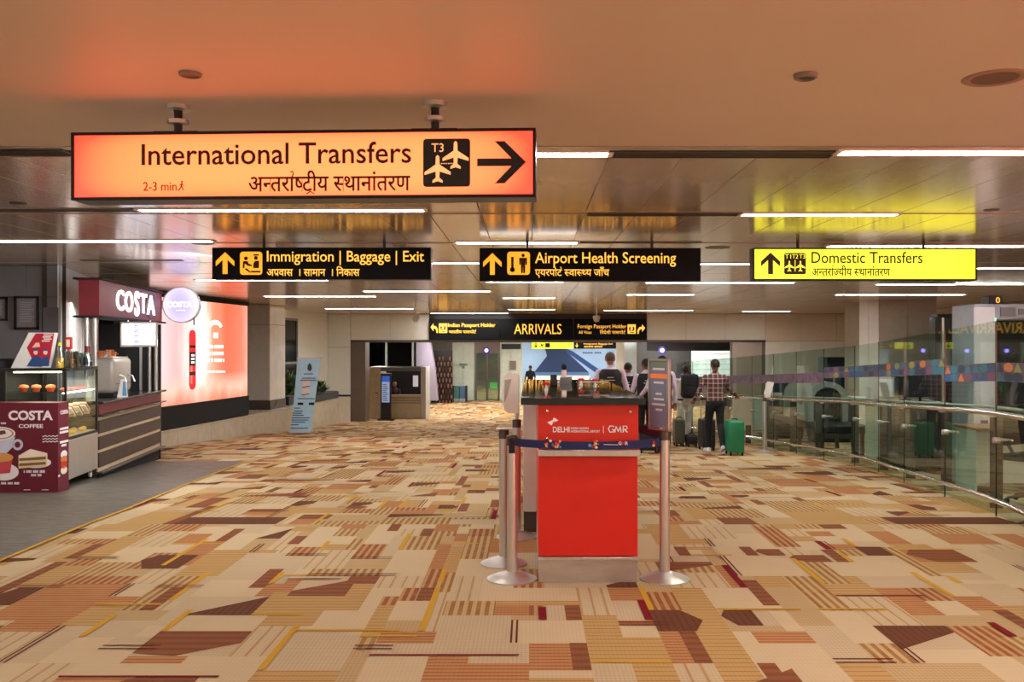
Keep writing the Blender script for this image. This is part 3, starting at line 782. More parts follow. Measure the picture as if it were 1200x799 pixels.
D2 = 9.3
mat('sign_black_face', (15, 17, 20), .6).node_tree.nodes['Principled BSDF'].inputs['Specular IOR Level'].default_value = .15
def amber_sign(name, x0, x1, y0, y1, label, title, tb, hindi, hb, arrow_c, pict, rods, d=D2):
    t, L, M, k = sign(name, x0, x1, y0, y1, d, 0, None, label, 'sign', rim=.8, depth=.14, rods=rods)
    gl = mat('amber_backlit', (255, 190, 70), .5, emit=1.0, ecol=(255, 190, 78)); go = mat('amber_deep', (250, 160, 40), .5, emit=.92, ecol=(252, 168, 44))
    word('lettering', title, L(*tb), M, gl, t, bold=.005)
    word('hindi_lettering', hindi, L(*hb), M, gl, t, bold=.008, dev=True)
    u = L(arrow_c[0]-11, arrow_c[0]+11, arrow_c[1]-13, arrow_c[1]+13)
    shape('arrow', UP_ARROW, (u[0]+u[1])/2, (u[2]+u[3])/2, (u[1]-u[0])*.98, (u[3]-u[2])*.8, M, go, t)
    a, b, c, e = L(*pict)
    mb = MB(); mb.prism(rrect(a, b, c, e, .03), M, .002); p = mb.build('pictogram_panel', go, t)
    M2 = frame((0, -.0075, 0), (1, 0, 0), (0, 0, 1), (0, -1, 0))
    return t, p, L, M2, k
t, p, L, M2, k = amber_sign('immigration_sign', 249, 505, 290, 327.5, 'black hanging sign with amber words Immigration, Baggage and Exit', 'Immigration | Baggage | Exit', (313, 497, 294, 310.5),
    ['अ', 'D:प', 'वा', 'स', ' ', ' ', '।', ' ', 'सा', 'मा', 'न', ' ', ' ', '।', ' ', 'िन', 'का', 'स'], (313, 421.5, 312, 323.5), (264, 308.5), (281.5, 307.5, 295, 322), (307, 449))
mb = MB()      # officer and traveller pictogram
u = L(281.5, 307.5, 295, 322); x0_, y0_, S = u[0], u[2], u[1]-u[0]
def blob(pts): mb.prism([(x0_+a*S, y0_+b*S) for a, b in pts], M2, .002)
for cx_, cy_ in ((.27, .74), (.72, .76)): blob([(cx_+.09*math.cos(i*math.pi/5), cy_+.09*math.sin(i*math.pi/5)) for i in range(10)])
blob([(.58, .86), (.86, .86), (.84, .93), (.62, .93)]); blob([(.14, .62), (.34, .62), (.40, .5), (.55, .44), (.55, .38), (.36, .4), (.22, .5), (.2, .3), (.12, .3)])
blob([(.86, .64), (.86, .3), (.6, .3), (.6, .5), (.68, .62)]); blob([(.5, .1), (.92, .1), (.92, .18), (.5, .18)]); blob([(.2, .26), (.3, .3), (.5, .12), (.46, .08)])
mb.build('officer_pictogram', ink2, p)
t, p, L, M2, k = amber_sign('health_sign', 562, 821, 290.5, 329.5, 'black hanging sign with amber words Airport Health Screening', 'Airport Health Screening', (627, 792, 295.5, 312.5),
    ['ए', 'य', 'र', 'पो', 'R:ट', ' ', 'H:स', 'वा', 'H:स', 'H:थ', 'य', ' ', 'जाँ', 'च'], (627, 714, 312.5, 325.5), (577, 309.5), (594.5, 621, 295, 322), (618, 765))
mb = MB(); u = L(609, 617, 297, 320); pictoman(mb, (u[0]+u[1])/2, u[2], u[3]-u[2], M2, .002)
u = L(599, 602, 301, 317); mb.box(u[0], u[1], -.0095, -.0075, u[2], u[3]); u2 = L(597.5, 603.5, 313, 319)
mb.prism([((u2[0]+u2[1])/2+(u2[1]-u2[0])/2*math.cos(i*math.pi/6), (u2[2]+u2[3])/2+(u2[3]-u2[2])/2*math.sin(i*math.pi/6)) for i in range(12)], M2, .002)
mb.build('thermometer_pictogram', ink2, p)
# yellow sign
yfm = lightbox_mat('yellow_face', (238, 240, 56), (224, 226, 44), 1.1, .16, 1.3)
s4, L, M, k = sign('domestic_sign', 882, 1145, 290.5, 328.5, D2, .01, yfm, 'yellow backlit hanging sign reading Domestic Transfers', 'sign', rim=1.6, rods=(937, 1086))
word('lettering', 'Domestic Transfers', L(950.5, 1081, 295, 308.5), M, ink2, s4, bold=.006)
word('hindi_lettering', ['अ', 'H:न', 'त', 'R:रा', 'H:ज', 'यी', 'य', ' ', 'H:स', 'था', 'नां', 'त', 'र', 'ण'], L(951, 1043, 311, 323.5), M, ink2, s4, bold=.012, dev=True)
u = L(891, 914, 296, 322)
shape('arrow', UP_ARROW, (u[0]+u[1])/2, (u[2]+u[3])/2, (u[1]-u[0])*.98, (u[3]-u[2])*.8, M, ink2, s4)
a, b, c, e = L(918.5, 944, 296.5, 321.5); mb = MB(); mb.prism(rrect(a, b, c, e, .02), M, .002); p = mb.build('pictogram_panel', ink2, s4)
yg = mat('yellow_glyph', (236, 238, 70), .5, emit=.95, ecol=(236, 238, 70))
for i, s_ in enumerate(('T1', 'T2', 'T3')): word('terminal_number', s_, L(919.5+i*8.3, 926.5+i*8.3, 298, 303), M2, yg, p, th=.002)
for x in (924.5, 937.5): u = L(x, x, 312, 312); shape('airplane_pictogram', PLANE, u[0], u[2], 12*k, 13*k, M2, yg, p, .002)
u = L(930.8, 931.6, 305, 318); MB().box(u[0], u[1], -.0095, -.0075, u[2], u[3]).build('dividing_line', yg, p)

# ARRIVALS board on the header
DA = D0-.1
k = DA/F
am = mat('amber_backlit', (255, 190, 70), .5, emit=1.0, ecol=(255, 190, 78))
def board(x0, x1, label, nm):
    t = empty(nm, P((x0+x1)/2, 398, DA), label, 'sign')
    cx = (x0+x1)/2
    MB().box((x0-cx)*k, (x1-cx)*k, -.0, .09, 0, 24.5*k, bev=.008).build('case', mat('sign_black_face', (15, 17, 20), .6), t)
    return t, (lambda a, b, c, e: ((a-cx)*k, (b-cx)*k, (398-e)*k, (398-c)*k)), frame((0, -.002, 0), (1, 0, 0), (0, 0, 1), (0, -1, 0))
t, L, M = board(587, 671.5, 'middle panel of the black header board, large amber word ARRIVALS', 'arrivals_board')
word('lettering', 'ARRIVALS', L(602.5, 658, 379.5, 391.5), M, am, t, th=.01)
t, L, M = board(503, 585.5, 'left panel of the black header board, Indian Passport Holder with arrow left', 'passport_board')
word('lettering', 'Indian Passport Holder', L(525, 580.5, 378.5, 384.5), M, am, t, th=.01)
word('hindi_lettering', ['भा', 'र', 'ती', 'य', ' ', 'पा', 'स', 'पो', 'R:ट'], L(526, 558, 386, 390.5), M, am, t, th=.01, dev=True)
CURL = [(-.5, .1), (-.1, .5), (-.1, .25), (.25, .2), (.5, -.1), (.5, -.5), (.33, -.5), (.3, -.2), (.1, -.02), (-.1, -.03), (-.1, -.3)]
u = L(504.5, 513, 379, 390); shape('arrow', CURL, (u[0]+u[1])/2, (u[2]+u[3])/2, u[1]-u[0], u[3]-u[2], M, am, t, .01)
def small_officer(t, L, M, box):
    u = L(*box); pp = MB().box(u[0], u[1], -.008, -.002, u[2], u[3]).build('pictogram_panel', am, t)
    S = u[1]-u[0]; mb = MB(); M3 = frame((u[0], -.008, u[2]), (1, 0, 0), (0, 0, 1), (0, -1, 0))
    for pts in ([(.15, .75), (.3, .85), (.4, .7), (.3, .5), (.5, .4), (.45, .3), (.2, .4)], [(.6, .85), (.8, .85), (.85, .5), (.6, .3), (.55, .5), (.65, .6)], [(.3, .1), (.8, .1), (.8, .2), (.3, .2)]):
        mb.prism([(a*S, b*S) for a, b in pts], M3, .005)
    mb.build('officer_pictogram', ink2, pp)
small_officer(t, L, M, (514.5, 524, 379, 390))
t, L, M = board(673, 758, 'right panel of the black header board, Foreign Passport Holder with arrow right', 'passport_board')
word('lettering', 'Foreign Passport Holder', L(677, 734, 380, 386), M, am, t, th=.01)
word('lettering', 'All Visas', L(678, 693, 387.5, 391), M, am, t, th=.01)
word('hindi_lettering', ['िव', 'दे', 'शी', ' ', 'पा', 'स', 'पो', 'R:ट'], L(703, 733, 386.5, 391.5), M, am, t, th=.01, dev=True)
small_officer(t, L, M, (735.5, 745, 380, 391)); u = L(747, 756, 380, 391)
shape('arrow', [(-x, y) for x, y in CURL][::-1], (u[0]+u[1])/2, (u[2]+u[3])/2, u[1]-u[0], u[3]-u[2], M, am, t, .01)
# far hanging signs seen under the header
DF = 36.0; k = DF/F
t = empty('hanging_sign', P(648, 408.5, DF), 'small distant yellow sign hanging under the ARRIVALS board', 'sign')
MB().box(-25*k, 24*k, 0, .1, 0, 8*k).build('backlit_face', mat('far_yellow', (226, 232, 60), .5, emit=.9, ecol=(226, 232, 60)), t)
for q in (-18, 18): MB().tube([(q*k, .05, 8*k), (q*k, .05, 2.0-ZW(408.5, DF))], .015, 8).build('hanger_rod', black, t)
M = frame((0, -.002, 0), (1, 0, 0), (0, 0, 1), (0, -1, 0))
shape('arrow', [(-x, -y) for x, y in UP_ARROW], -20*k, 4*k, 4*k, 5*k, M, ink2, t, .01); shape('airplane_pictogram', PLANE, -13*k, 4*k, 6*k, 6*k, M, ink2, t, .01, rot=.6)
MB().box(-9*k, -3.5*k, -.012, -.002, 1.5*k, 6.5*k).build('pictogram_panel', ink2, t)
t = empty('hanging_sign', P(698, 408.5, DF), 'small distant black sign with amber words hanging right of the small yellow sign', 'sign')
MB().box(-25*k, 24*k, 0, .1, 0, 7.5*k).build('case', mat('sign_black_face', (15, 17, 20), .6), t)
for q in (-18, 18): MB().tube([(q*k, .05, 7.5*k), (q*k, .05, 2.0-ZW(408.5, DF))], .015, 8).build('hanger_rod', black, t)
word('lettering', 'Immigration Baggage Exit', (-14*k, 20*k, 4.3*k, 6.6*k), M, am, t, th=.01)
word('hindi_lettering', ['अ', 'D:प', 'वा', 'स', ' ', 'सा', 'मा', 'न'], (-14*k, 8*k, 1.2*k, 3.4*k), M, am, t, th=.01, dev=True)
shape('arrow', [(-x, -y) for x, y in UP_ARROW], -22*k, 4*k, 3*k, 4.5*k, M, am, t, .01)
#%%LEFT
# ------------------------------------------------------------ advertising screen on the left wall
def screen_mat():
    m = bpy.data.materials.new('advert_picture'); m.use_nodes = True; nt = m.node_tree; b = nt.nodes['Principled BSDF']
    tc = nt.nodes.new('ShaderNodeTexCoord'); sp = nt.nodes.new('ShaderNodeSeparateXYZ'); nt.links.new(tc.outputs['Object'], sp.inputs[0])
    def M(op, *a):
        n = nt.nodes.new('ShaderNodeMath'); n.operation = op
        for i, v in enumerate(a):
            if isinstance(v, (int, float)): n.inputs[i].default_value = v
            else: nt.links.new(v, n.inputs[i])
        return n.outputs[0]
    def ramp(f, stops):
        r = nt.nodes.new('ShaderNodeValToRGB'); e = r.color_ramp.elements
        while len(e) < len(stops): e.new(.5)
        for i, (p, c) in enumerate(stops): e[i].position = p; e[i].color = lin(c)
        nt.links.new(f, r.inputs[0]); return r.outputs[0]
    def mix(f, a, c):
        n = nt.nodes.new('ShaderNodeMix'); n.data_type = 'RGBA'; nt.links.new(f, n.inputs['Factor'])
        ii = [k for k in n.inputs if k.type == 'RGBA']; nt.links.new(a, ii[0])
        if isinstance(c, tuple): ii[1].default_value = c
        else: nt.links.new(c, ii[1])
        return [k for k in n.outputs if k.type == 'RGBA'][0]
    n = nt.nodes.new('ShaderNodeTexNoise'); n.inputs['Scale'].default_value = 2.2; n.inputs['Detail'].default_value = 5
    mp = nt.nodes.new('ShaderNodeMapping'); mp.inputs['Scale'].default_value = (1, 1.4, .5); nt.links.new(tc.outputs['Object'], mp.inputs[0]); nt.links.new(mp.outputs[0], n.inputs['Vector'])
    # picture runs along local y: pale pink at the near end, a white glow round the tube, deep orange red at the far end
    f = M('ADD', M('DIVIDE', sp.outputs['Y'], 4.2), M('MULTIPLY', M('SUBTRACT', n.outputs['Fac'], .5), .16))
    base = ramp(f, [(0, (252, 206, 208)), (.17, (250, 178, 176)), (.30, (255, 226, 218)), (.37, (255, 250, 246)), (.47, (255, 232, 220)), (.56, (252, 152, 118)), (.72, (244, 104, 72)), (.9, (246, 120, 92)), (1, (250, 158, 136))])
    # splash at the bottom
    g = ramp(M('ADD', sp.outputs['Z'], M('MULTIPLY', n.outputs['Fac'], .5)), [(.30, (240, 74, 52)), (.62, (250, 130, 96)), (.95, (255, 200, 176))])
    fz_ = M('SUBTRACT', 1.0, M('MULTIPLY', M('SUBTRACT', sp.outputs['Z'], .55), 2.4)); fz_ = M('MINIMUM', M('MAXIMUM', fz_, 0.0), .85)
    col = mix(fz_, base, g)
    nt.links.new(col, b.inputs['Emission Color']); b.inputs['Emission Strength'].default_value = 1.15
    b.inputs['Base Color'].default_value = (.02, .02, .02, 1); b.inputs['Roughness'].default_value = .5
    return m
AD = empty('advertising_screen', Q(0, 0), 'large glowing red and white advertising screen on the left wall with a red tube', 'screen', QT)
sz0, sz1, sy0, sy1 = .355, 2.50, -.35, 4.19
mb = MB(); mb.box(-.35, -.03, -1.6, 4.26, -.118, 2.6, bev=.004); mb.build('cabinet', blackm, AD)
MB().box(-.03, -.02, sy0, sy1, sz0, sz1).build('picture', screen_mat(), AD)
MB().box(-.03, -.012, -1.6, 4.26, -.1, sz0).build('lower_panel', mat('screen_apron', (20, 23, 26), .8), AD)
MB().box(-.03, -.012, -1.6, 4.26, sz1, 2.6).build('upper_panel', blackm, AD)
MA = frame((-.019, 0, 0), (0, 1, 0), (0, 0, 1), (1, 0, 0))
def LY(px_):     # pixel column -> local y on the screen plane
    r = (px_-CX)/F   # X = r*d
    # Q: X=-7.16+y*sin, d=17.9+y*cos
    sn, cs = 1.29/12.368, 12.3/12.368
    return (-7.16-r*17.9)/(r*cs-sn)
def LZ(y, px_): return EYE-(y-CY)*(17.9+LY(px_)*.9945)/F
tub = mat('tube_red', (206, 30, 36), .5, emit=.9, ecol=(206, 34, 38)); tubd = mat('tube_black', (40, 10, 12), .5); wl = mat('advert_white', (255, 255, 255), .5, emit=1.2)
c0 = LY(226.5); z0, z1 = LZ(456.5, 226), LZ(386.5, 226)
hw = (LY(230.3)-LY(222.5))/2
mb = MB(); mb.prism(rrect(c0-hw, c0+hw, z0, z1, hw*.8), MA, .004); tb_ = mb.build('product_tube', tub, AD)
M5 = frame((-.0145, 0, 0), (0, 1, 0), (0, 0, 1), (1, 0, 0))
h_ = z1-z0
for a, b in ((.70, .745), (.40, .63), (.24, .30)):
    mb = MB(); mb.box(-.0145, -.011, c0-hw*.9, c0+hw*.9, z0+a*h_, z0+b*h_); mb.build('tube_label', tubd, tb_)
for a in (.50, .56, .44): mb = MB(); mb.box(-.011, -.009, c0-hw*.45, c0+hw*.5, z0+a*h_, z0+(a+.03)*h_); mb.build('tube_letter', wl, tb_)
mb = MB(); mb.box(-.0145, -.0125, c0-hw*.6, c0-hw*.1, z0+.1*h_, z0+.4*h_); mb.build('highlight', mat('tube_light_red', (246, 110, 96), .5, emit=.9), tb_)
# printed lines, too soft in the photo to read: short bars of white type
def typeline(x0, x1, y0, y1, n, par):
    a, b = LY(x0), LY(x1); rr = random.Random(int(x0*y0)); mb = MB(); x = a; st = (b-a)/n
    for i in range(n):
        if rr.random() < .86: mb.box(-.019, -.016, a+i*st, a+i*st+st*.74, LZ(y1, x0+(x1-x0)*i/n), LZ(y0, x0+(x1-x0)*i/n))
    return tag(mb.build('white_lettering', wl, par), kind='stuff')
typeline(243, 263, 404.3, 408, 15, AD); typeline(242, 263, 412.3, 416, 15, AD); typeline(242, 264, 420.3, 424, 15, AD); typeline(240, 265, 434.5, 436.5, 26, AD)
mb = MB(); cy_ = LY(253.5); cz = LZ(385, 253); R1 = (LY(262)-LY(246))/2
for i in range(7):
    a0, a1 = math.pi*(.1+i*.115), math.pi*(.1+i*.115+.095)
    mb.prism([(cy_+R1*.72*math.cos(a0), cz+.09*math.sin(a0)), (cy_+R1*1.05*math.cos(a0), cz+.19*math.sin(a0)), (cy_+R1*1.05*math.cos(a1), cz+.19*math.sin(a1)), (cy_+R1*.72*math.cos(a1), cz+.09*math.sin(a1))], MA, .003)
tag(mb.build('white_lettering', wl, AD), kind='stuff')
MB().box(-.019, -.016, LY(251), LY(256), LZ(396, 253), LZ(390, 253)).build('white_badge', wl, AD)

# ------------------------------------------------------------ coffee counter: local frame, x towards the hall, y away from the camera
KA = Vector((-5.40, 10.75, 0)); KT = .141
KM = Matrix.Translation(KA) @ Matrix.Rotation(KT, 4, 'Z')
def K(x, y, z=0): return KM @ Vector((x, y, z))
def kz(x, y): p = K(x, y); return fz(p.y)
maroon = mat('maroon_laminate', (112, 20, 36), .4); maroond = mat('maroon_print', (98, 20, 40), .5)
walnut = mat('dark_wood_laminate', (66, 48, 40), .45, var=.25, vscale=8, stretch=(1, .3, 6)); beige = mat('beige_strip', (196, 176, 146), .4)
cn = empty('service_counter', K(0, 1.2, 0), 'brown wood shop counter with beige strips and a maroon band under the maroon sign', 'counter', KT)
L_ = 3.12
MB().box(-.50, -.03, .0, L_, -.30, .76).build('body', walnut, cn)
MB().box(-.51, -.0, .0, L_, .655, .795, bev=.004).build('maroon_band', maroon, cn)
MB().box(-.54, .06, -.02, L_+.14, .80, .83, bev=.006).build('top_board', mat('counter_top', (40, 36, 38), .2), cn)
MB().box(-.52, .06, -.02, L_+.14, .63, .65, bev=.004).build('lower_board', mat('counter_top', (40, 36, 38), .2), cn)
for z0, z1 in ((.41, .575), (.20, .365), (-.03, .155)): MB().box(-.03, .0, .01, L_-.01, z0, z1, bev=.003).build('wood_panel', walnut, cn)
for z0, z1 in ((.58, .625), (.37, .405), (.16, .195), (-.085, -.035)): MB().box(-.03, -.008, .0, L_, z0, z1).build('beige_strip', beige, cn)
MB().box(-.02, .05, -.02, L_+.12, -.115, -.09, bev=.004).build('foot_ledge', darksteel, cn)
MB().box(-.48, -.02, .02, L_-.02, -.33, -.12).build('plinth', blackm, cn)
# sign gantry
area_light('gantry_fill', K(-.12, 2.8, 1.90), K(-.45, 2.6, .8), .1, 2.0, 14, (1, .93, .85))  # added fill light, brightens the coffee machine and counter top
area_light('wall_fill', K(1.6, -.2, 2.56), K(-1.1, 1.2, 1.0), .4, 1.8, 70, (.95, .97, 1))  # added fill with no fitting, lifts the pale wall behind the shop
area_light('case_glow', K(-.35, .5, 1.22), K(-.35, .5, .5), .4, .7, 6, (1, .88, .68))
gs = empty('shop_sign', K(0, 1.2, 0), 'maroon box sign with white letters COSTA above the coffee counter', 'sign', KT)
MB().box(-.25, .0, 0, 3.2, 1.935, 2.405).build('sign_box', maroon, gs)
for z0, z1 in ((1.915, 1.94), (2.405, 2.43)): MB().box(-.31, .05, -.05, 3.27, z0, z1, bev=.003).build('trim_board', blackm, gs)
lw = mat('lit_letter_white', (255, 255, 255), .4, emit=1.0, ecol=(250, 248, 255))
def KY(px_, x=0.0, M=KM):
    p0 = M @ Vector((x, 0, 0)); e = (M @ Vector((x, 1, 0)))-p0; r = (px_-CX)/F
    return (r*p0.y-p0.x)/(e.x-r*e.y)
MS = frame((0, 0, 0), (0, 1, 0), (0, 0, 1), (1, 0, 0))
for i, (ch, a, b, yt, yb) in enumerate((('C', 134, 143.5, 339.5, 364), ('O', 144, 154, 341, 366), ('S', 155.5, 161.5, 341, 370.5), ('T', 162, 170.5, 344, 367), ('A', 170, 180, 346, 369))):
    d = K(0, KY((a+b)/2)).y
    mb = MB(); letters(mb, text_raw(ch, .015, INTER), KY(a+.4)-1.2, KY(b-.4)-1.2, ZW(yb, d), ZW(yt, d), frame((.014, 0, 0), (0, 1, 0), (0, 0, 1), (1, 0, 0)), .02)
    mb.build('letter', lw, gs, sharp=False)
mb = MB(); c_ = KY(178, 0)-1.2; mb.prism([(c_+.40*math.cos(i*math.pi/14), 2.16+.19*math.sin(i*math.pi/14)) for i in range(28)], MS, .012); mb.build('emblem_disc', mat('emblem_maroon', (90, 10, 26), .4), gs)
for yy, xx in ((.06, -.12), (3.12, -.12)):
    for dx in (-.05, .05): MB().tube([(xx+dx, yy, .8), (xx+dx, yy, 1.93)], .028, 12).build('steel_post', steel, gs)
# end wall of the shop and menu screen
ew = empty('back_panel', K(0, 4.38, 0), 'dark tall panel closing the far end of the coffee counter', 'panel', KT)
MB().box(-.98, -.02, 0, .06, -.4, 1.9).build('board', mat('dark_blue_black', (24, 26, 32), .4), ew)
MB().box(-.34, -.30, -.02, .0, -.4, 1.9).build('edge_strip', steel, ew)
mn = empty('menu_screen', P(162.5, 391, 13.1), 'white lit menu screen hanging under the shop sign', 'screen', .16)
kk = 13.1/F
MB().box(-20.5*kk, 20.5*kk, 0, .05, -15.5*kk, 14*kk, bev=.004).build('case', steel, mn)
MB().box(-18.5*kk, 18.5*kk, -.006, 0, -13*kk, 12*kk).build('lit_face', mat('menu_lit', (235, 235, 255), .4, emit=1.6, ecol=(238, 238, 255)), mn)
mb = MB()
for i in range(9): mb.box(-5*kk, (-1+(i*7 % 3))*kk, -.009, -.006, (9-i*2.4)*kk, (10.2-i*2.4)*kk)
tag(mb.build('menu_text', mat('menu_text_blue', (150, 140, 205), .5), mn), kind='stuff')
for a in (-.15, .15): MB().tube([(a, .025, 14*kk), (a, .025, 14*kk+.02)], .012, 8).build('bracket', steel, mn)
# round blade sign
bs = empty('blade_sign', P(212, 357, 15.1), 'round white lilac sign with the word COSTA, sticking out beside the maroon box sign', 'sign', .12)
kk = 15.1/F; MR = frame((0, 0, 0), (1, 0, 0), (0, 0, 1), (0, -1, 0))
mb = MB(); mb.lathe([(0, .0), (21.3*kk, 0), (21.3*kk, .10), (0, .10)], n=48, M=frame((0, .1, 0), (1, 0, 0), (0, 0, 1), (0, -1, 0))); mb.build('drum', steel, bs)
mb = MB(); mb.prism([(20*kk*math.cos(i*math.pi/24), 20*kk*math.sin(i*math.pi/24)) for i in range(48)], MR, .006)
mb.build('lit_disc', lightbox_mat('lilac_disc', (182, 170, 236), (236, 228, 252), 20*kk, 20*kk, 1.05, .33, .5), bs)
M6 = frame((0, -.007, 0), (1, 0, 0), (0, 0, 1), (0, -1, 0))
word('lettering', 'COSTA', (-16*kk, 13*kk, -3*kk, 3.6*kk), M6, lw, bs, bold=.03)
MB().box(-5*kk, 5*kk, -.010, -.007, -7*kk, -6.2*kk).build('thin_line', lw, bs)
MB().box(-25*kk, -20*kk, .03, .07, -5*kk, 5*kk, bev=.004).build('wall_bracket', steel, bs)
MB().tube([(14*kk, .05, -15*kk), (14*kk, .05, -24*kk)], .012, 8).build('spigot', darksteel, bs)

# refrigerated display case
dc = empty('display_case', K(0, 0, 0), 'glass pastry display case with black frame and steel base on castors', 'display case', KT)
f0 = kz(0, .5)
MB().box(-.80, 0, .0, 1.15, f0+.11, .44, bev=.006).build('steel_base', steel, dc)
mb = MB()
for x in (-.80, -.66, -.0): 
    for y in (.0, 1.15):
        mb.box(x-.022, x, y-.0 if y < 1 else y-.03, y+.03 if y < 1 else y, .44, 1.26)
mb.box(-.80, 0, .0, 1.15, 1.25, 1.285); mb.box(-.80, 0, 0, .03, .44, .47); mb.box(-.03, 0, 0, 1.15, .44, .47); mb.build('frame', black, dc)
MB().box(-.80, -.69, 0.0, 1.15, .44, 1.25).build('side_panel', blackm, dc)
cglass = glass_mat('case_glass', (236, 242, 238), .04)
MB().quad((-.66, .012, .47), (-.025, .012, .47), (-.025, .012, 1.25), (-.66, .012, 1.25)).build('front_glass', cglass, dc)
MB().quad((-.012, .03, .47), (-.012, 1.12, .47), (-.012, 1.12, 1.25), (-.012, .03, 1.25)).build('side_glass', cglass, dc)
MB().quad((-.66, 1.14, .47), (-.025, 1.14, .47), (-.025, 1.14, 1.25), (-.66, 1.14, 1.25)).build('back_glass', cglass, dc)
shelfm = glass_mat('shelf_glass', (220, 232, 226), .12)
for z in (.72, 1.0): MB().box(-.66, -.04, .05, 1.12, z, z+.008).build('shelf', shelfm, dc)
MB().box(-.66, -.03, .03, 1.12, .45, .475).build('deck', mat('cream_deck', (232, 214, 180), .5), dc)
MB().box(-.60, -.08, .06, .10, 1.235, 1.25).build('case_lamp', mat('case_lamp', (255, 240, 210), .4, emit=16, ecol=(255, 236, 200)), dc)
MB().box(-.06, -.04, .06, 1.10, .985, .998).build('case_lamp', mat('case_lamp', (255, 240, 210), .4, emit=16, ecol=(255, 236, 200)), dc)
for x in (-.72, -.07):
    for y in (.08, 1.07):
        c = MB(); c.tube([(x-.013, y, f0+.045+.0), (x+.013, y, f0+.045)], .038, 14); cw = c.build('castor', white, dc)
        MB().box(x-.02, x+.02, y-.02, y+.02, f0+.07, f0+.115).build('castor_fork', steel, cw)
# pastries
bun = mat('pastry_orange', (224, 122, 52), .5, var=.2, vscale=20); cup = mat('paper_red', (200, 60, 44), .6); bread = mat('bread_white', (236, 222, 196), .7); slic = mat('ham_red', (196, 74, 52), .5); yel = mat('pastry_yellow', (238, 190, 96), .5, var=.2, vscale=20)
def item(name, loc, lb, cat, group=None, rz=0): return empty(name, K(*loc), lb, cat, KT+rz, group)
for i, x in enumerate((-.54, -.40, -.24)):
    t = item('muffin', (x, .2, 1.008), ['orange muffin in a red paper cup, leftmost on the upper shelf', 'orange muffin in a red paper cup, second from the left on the upper shelf', 'orange muffin by the black corner post on the upper shelf'][i], 'muffin', 'muffins in the display case')
    MB().lathe([(.032, 0), (.048, .045)], n=16).build('paper_cup', cup, t); MB().lathe([(.0, .0), (.048, .04), (.058, .05), (.045, .075), (0, .085)], n=16).build('cake', bun, t)
for i in range(4):
    t = item('red_pastry', (-.10, .25+i*.22, 1.008), 'flat red pastry on the upper shelf behind the side glass, '+['nearest', 'second nearest', 'third nearest', 'farthest'][i]+' of four', 'pastry', 'red pastries on the upper shelf')
    MB().ball((0, 0, .022), (.05, .08, .022), 12).build('crust', slic, t)
for i in range(4):
    t = item('sandwich', (-.12, .12+i*.25, .73), 'white wrapped sandwich slanting on the middle shelf, '+['nearest', 'second nearest', 'third nearest', 'farthest'][i]+' of four', 'sandwich', 'sandwiches on the middle shelf')
    MX = Matrix.Rotation(-.6, 4, 'X')
    MB().box(-.08, .08, -.10, .10, .05, .075, M=MX, bev=.006).build('bread_slice', bread, t); MB().box(-.083, .083, -.10, .10, .036, .05, M=MX).build('filling', slic, t); MB().box(-.08, .08, -.10, .10, .012, .036, M=MX, bev=.006).build('bread_slice', bread, t)
for i in range(5):
    t = item('croissant', (-.14-.05*(i % 2), .12+i*.2, .476), 'yellow croissant on the case floor, '+['nearest', 'second nearest', 'middle', 'second farthest', 'farthest'][i]+' of five', 'croissant', 'croissants on the case floor')
    MB().tube([(.06*math.cos(a)-.02, .07*math.sin(a), .03) for a in (-1.4, -.9, -.3, .3, .9, 1.4)], [.008, .022, .032, .032, .022, .008], 10).build('pastry', yel, t)
    for s_ in (-1, 1): pass
for i in range(3):
    t = item('pastry_tray', (-.45+.16*i, .3, .73), 'small tray of pastries on the middle shelf, '+['left', 'centre', 'right'][i]+' one', 'tray', 'trays on the middle shelf')
    MB().box(-.07, .07, -.18, .3, 0, .012, bev=.003).build('tray', white, t)
    for j in range(3): MB().ball((0, -.1+.13*j, .035), (.045, .05, .026), 10).build('bun', yel, t)
# things standing on the case
T0 = 1.286
t = item('poster_stand', (-.44, .35, T0), 'white tilted prism stand with a red and blue illustrated poster on the case', 'poster stand')
W2 = .165; hgt = .42
mb = MB(); mb.prism([(-.30, 0), (.12, 0), (.20, hgt), (-.10, hgt)], frame((0, 0, 0), (1, 0, 0), (0, 0, 1), (0, -1, 0)), -.10); mb.build('board', white, t)
MP = frame((0, -.001, 0), (1, 0, 0), (0, 0, 1), (0, -1, 0))
red_ = mat('poster_red', (178, 20, 52), .5); blu = mat('poster_blue', (38, 72, 128), .5); skin_ = mat('poster_skin', (236, 196, 170), .5)
mb = MB(); mb.prism([(-.06, .10), (.13, .02), (.185, hgt-.01), (-.02, hgt-.01), (-.12, .24)], MP, .002); mb.build('poster_ground', red_, t)
MQ = frame((0, -.004, 0), (1, 0, 0), (0, 0, 1), (0, -1, 0))
for pts, mm in (([(-.12, .02), (-.06, .12), (.0, .15), (.06, .10), (.05, .01)], blu), ([(.03, .02), (.06, .12), (.12, .14), (.135, .02)], blu), ([(-.06, .24), (-.02, .30), (.02, .30), (.03, .25)], skin_)):
    mb = MB(); mb.prism(pts, MQ, .002); mb.build('illustration', mm, t)
for c_ in ((-.02, .185), (.09, .185)):
    mb = MB(); mb.prism([(c_[0]+.024*math.cos(i*math.pi/6), c_[1]+.03*math.sin(i*math.pi/6)) for i in range(12)], MQ, .002); mb.build('illustration', skin_, t)
    mb = MB(); mb.prism([(c_[0]-.03, c_[1]+.018), (c_[0]+.03, c_[1]+.018), (c_[0]+.02, c_[1]+.04), (c_[0]-.02, c_[1]+.04)], MQ, .003); mb.build('illustration', blu, t)
mb = MB()
for i, (a, b) in enumerate(((.07, .17), (.06, .15), (.07, .16), (.05, .14))): mb.box(a, b, -.008, -.004, hgt-.035-i*.024, hgt-.022-i*.024)
tag(mb.build('white_lettering', white, t), kind='stuff')
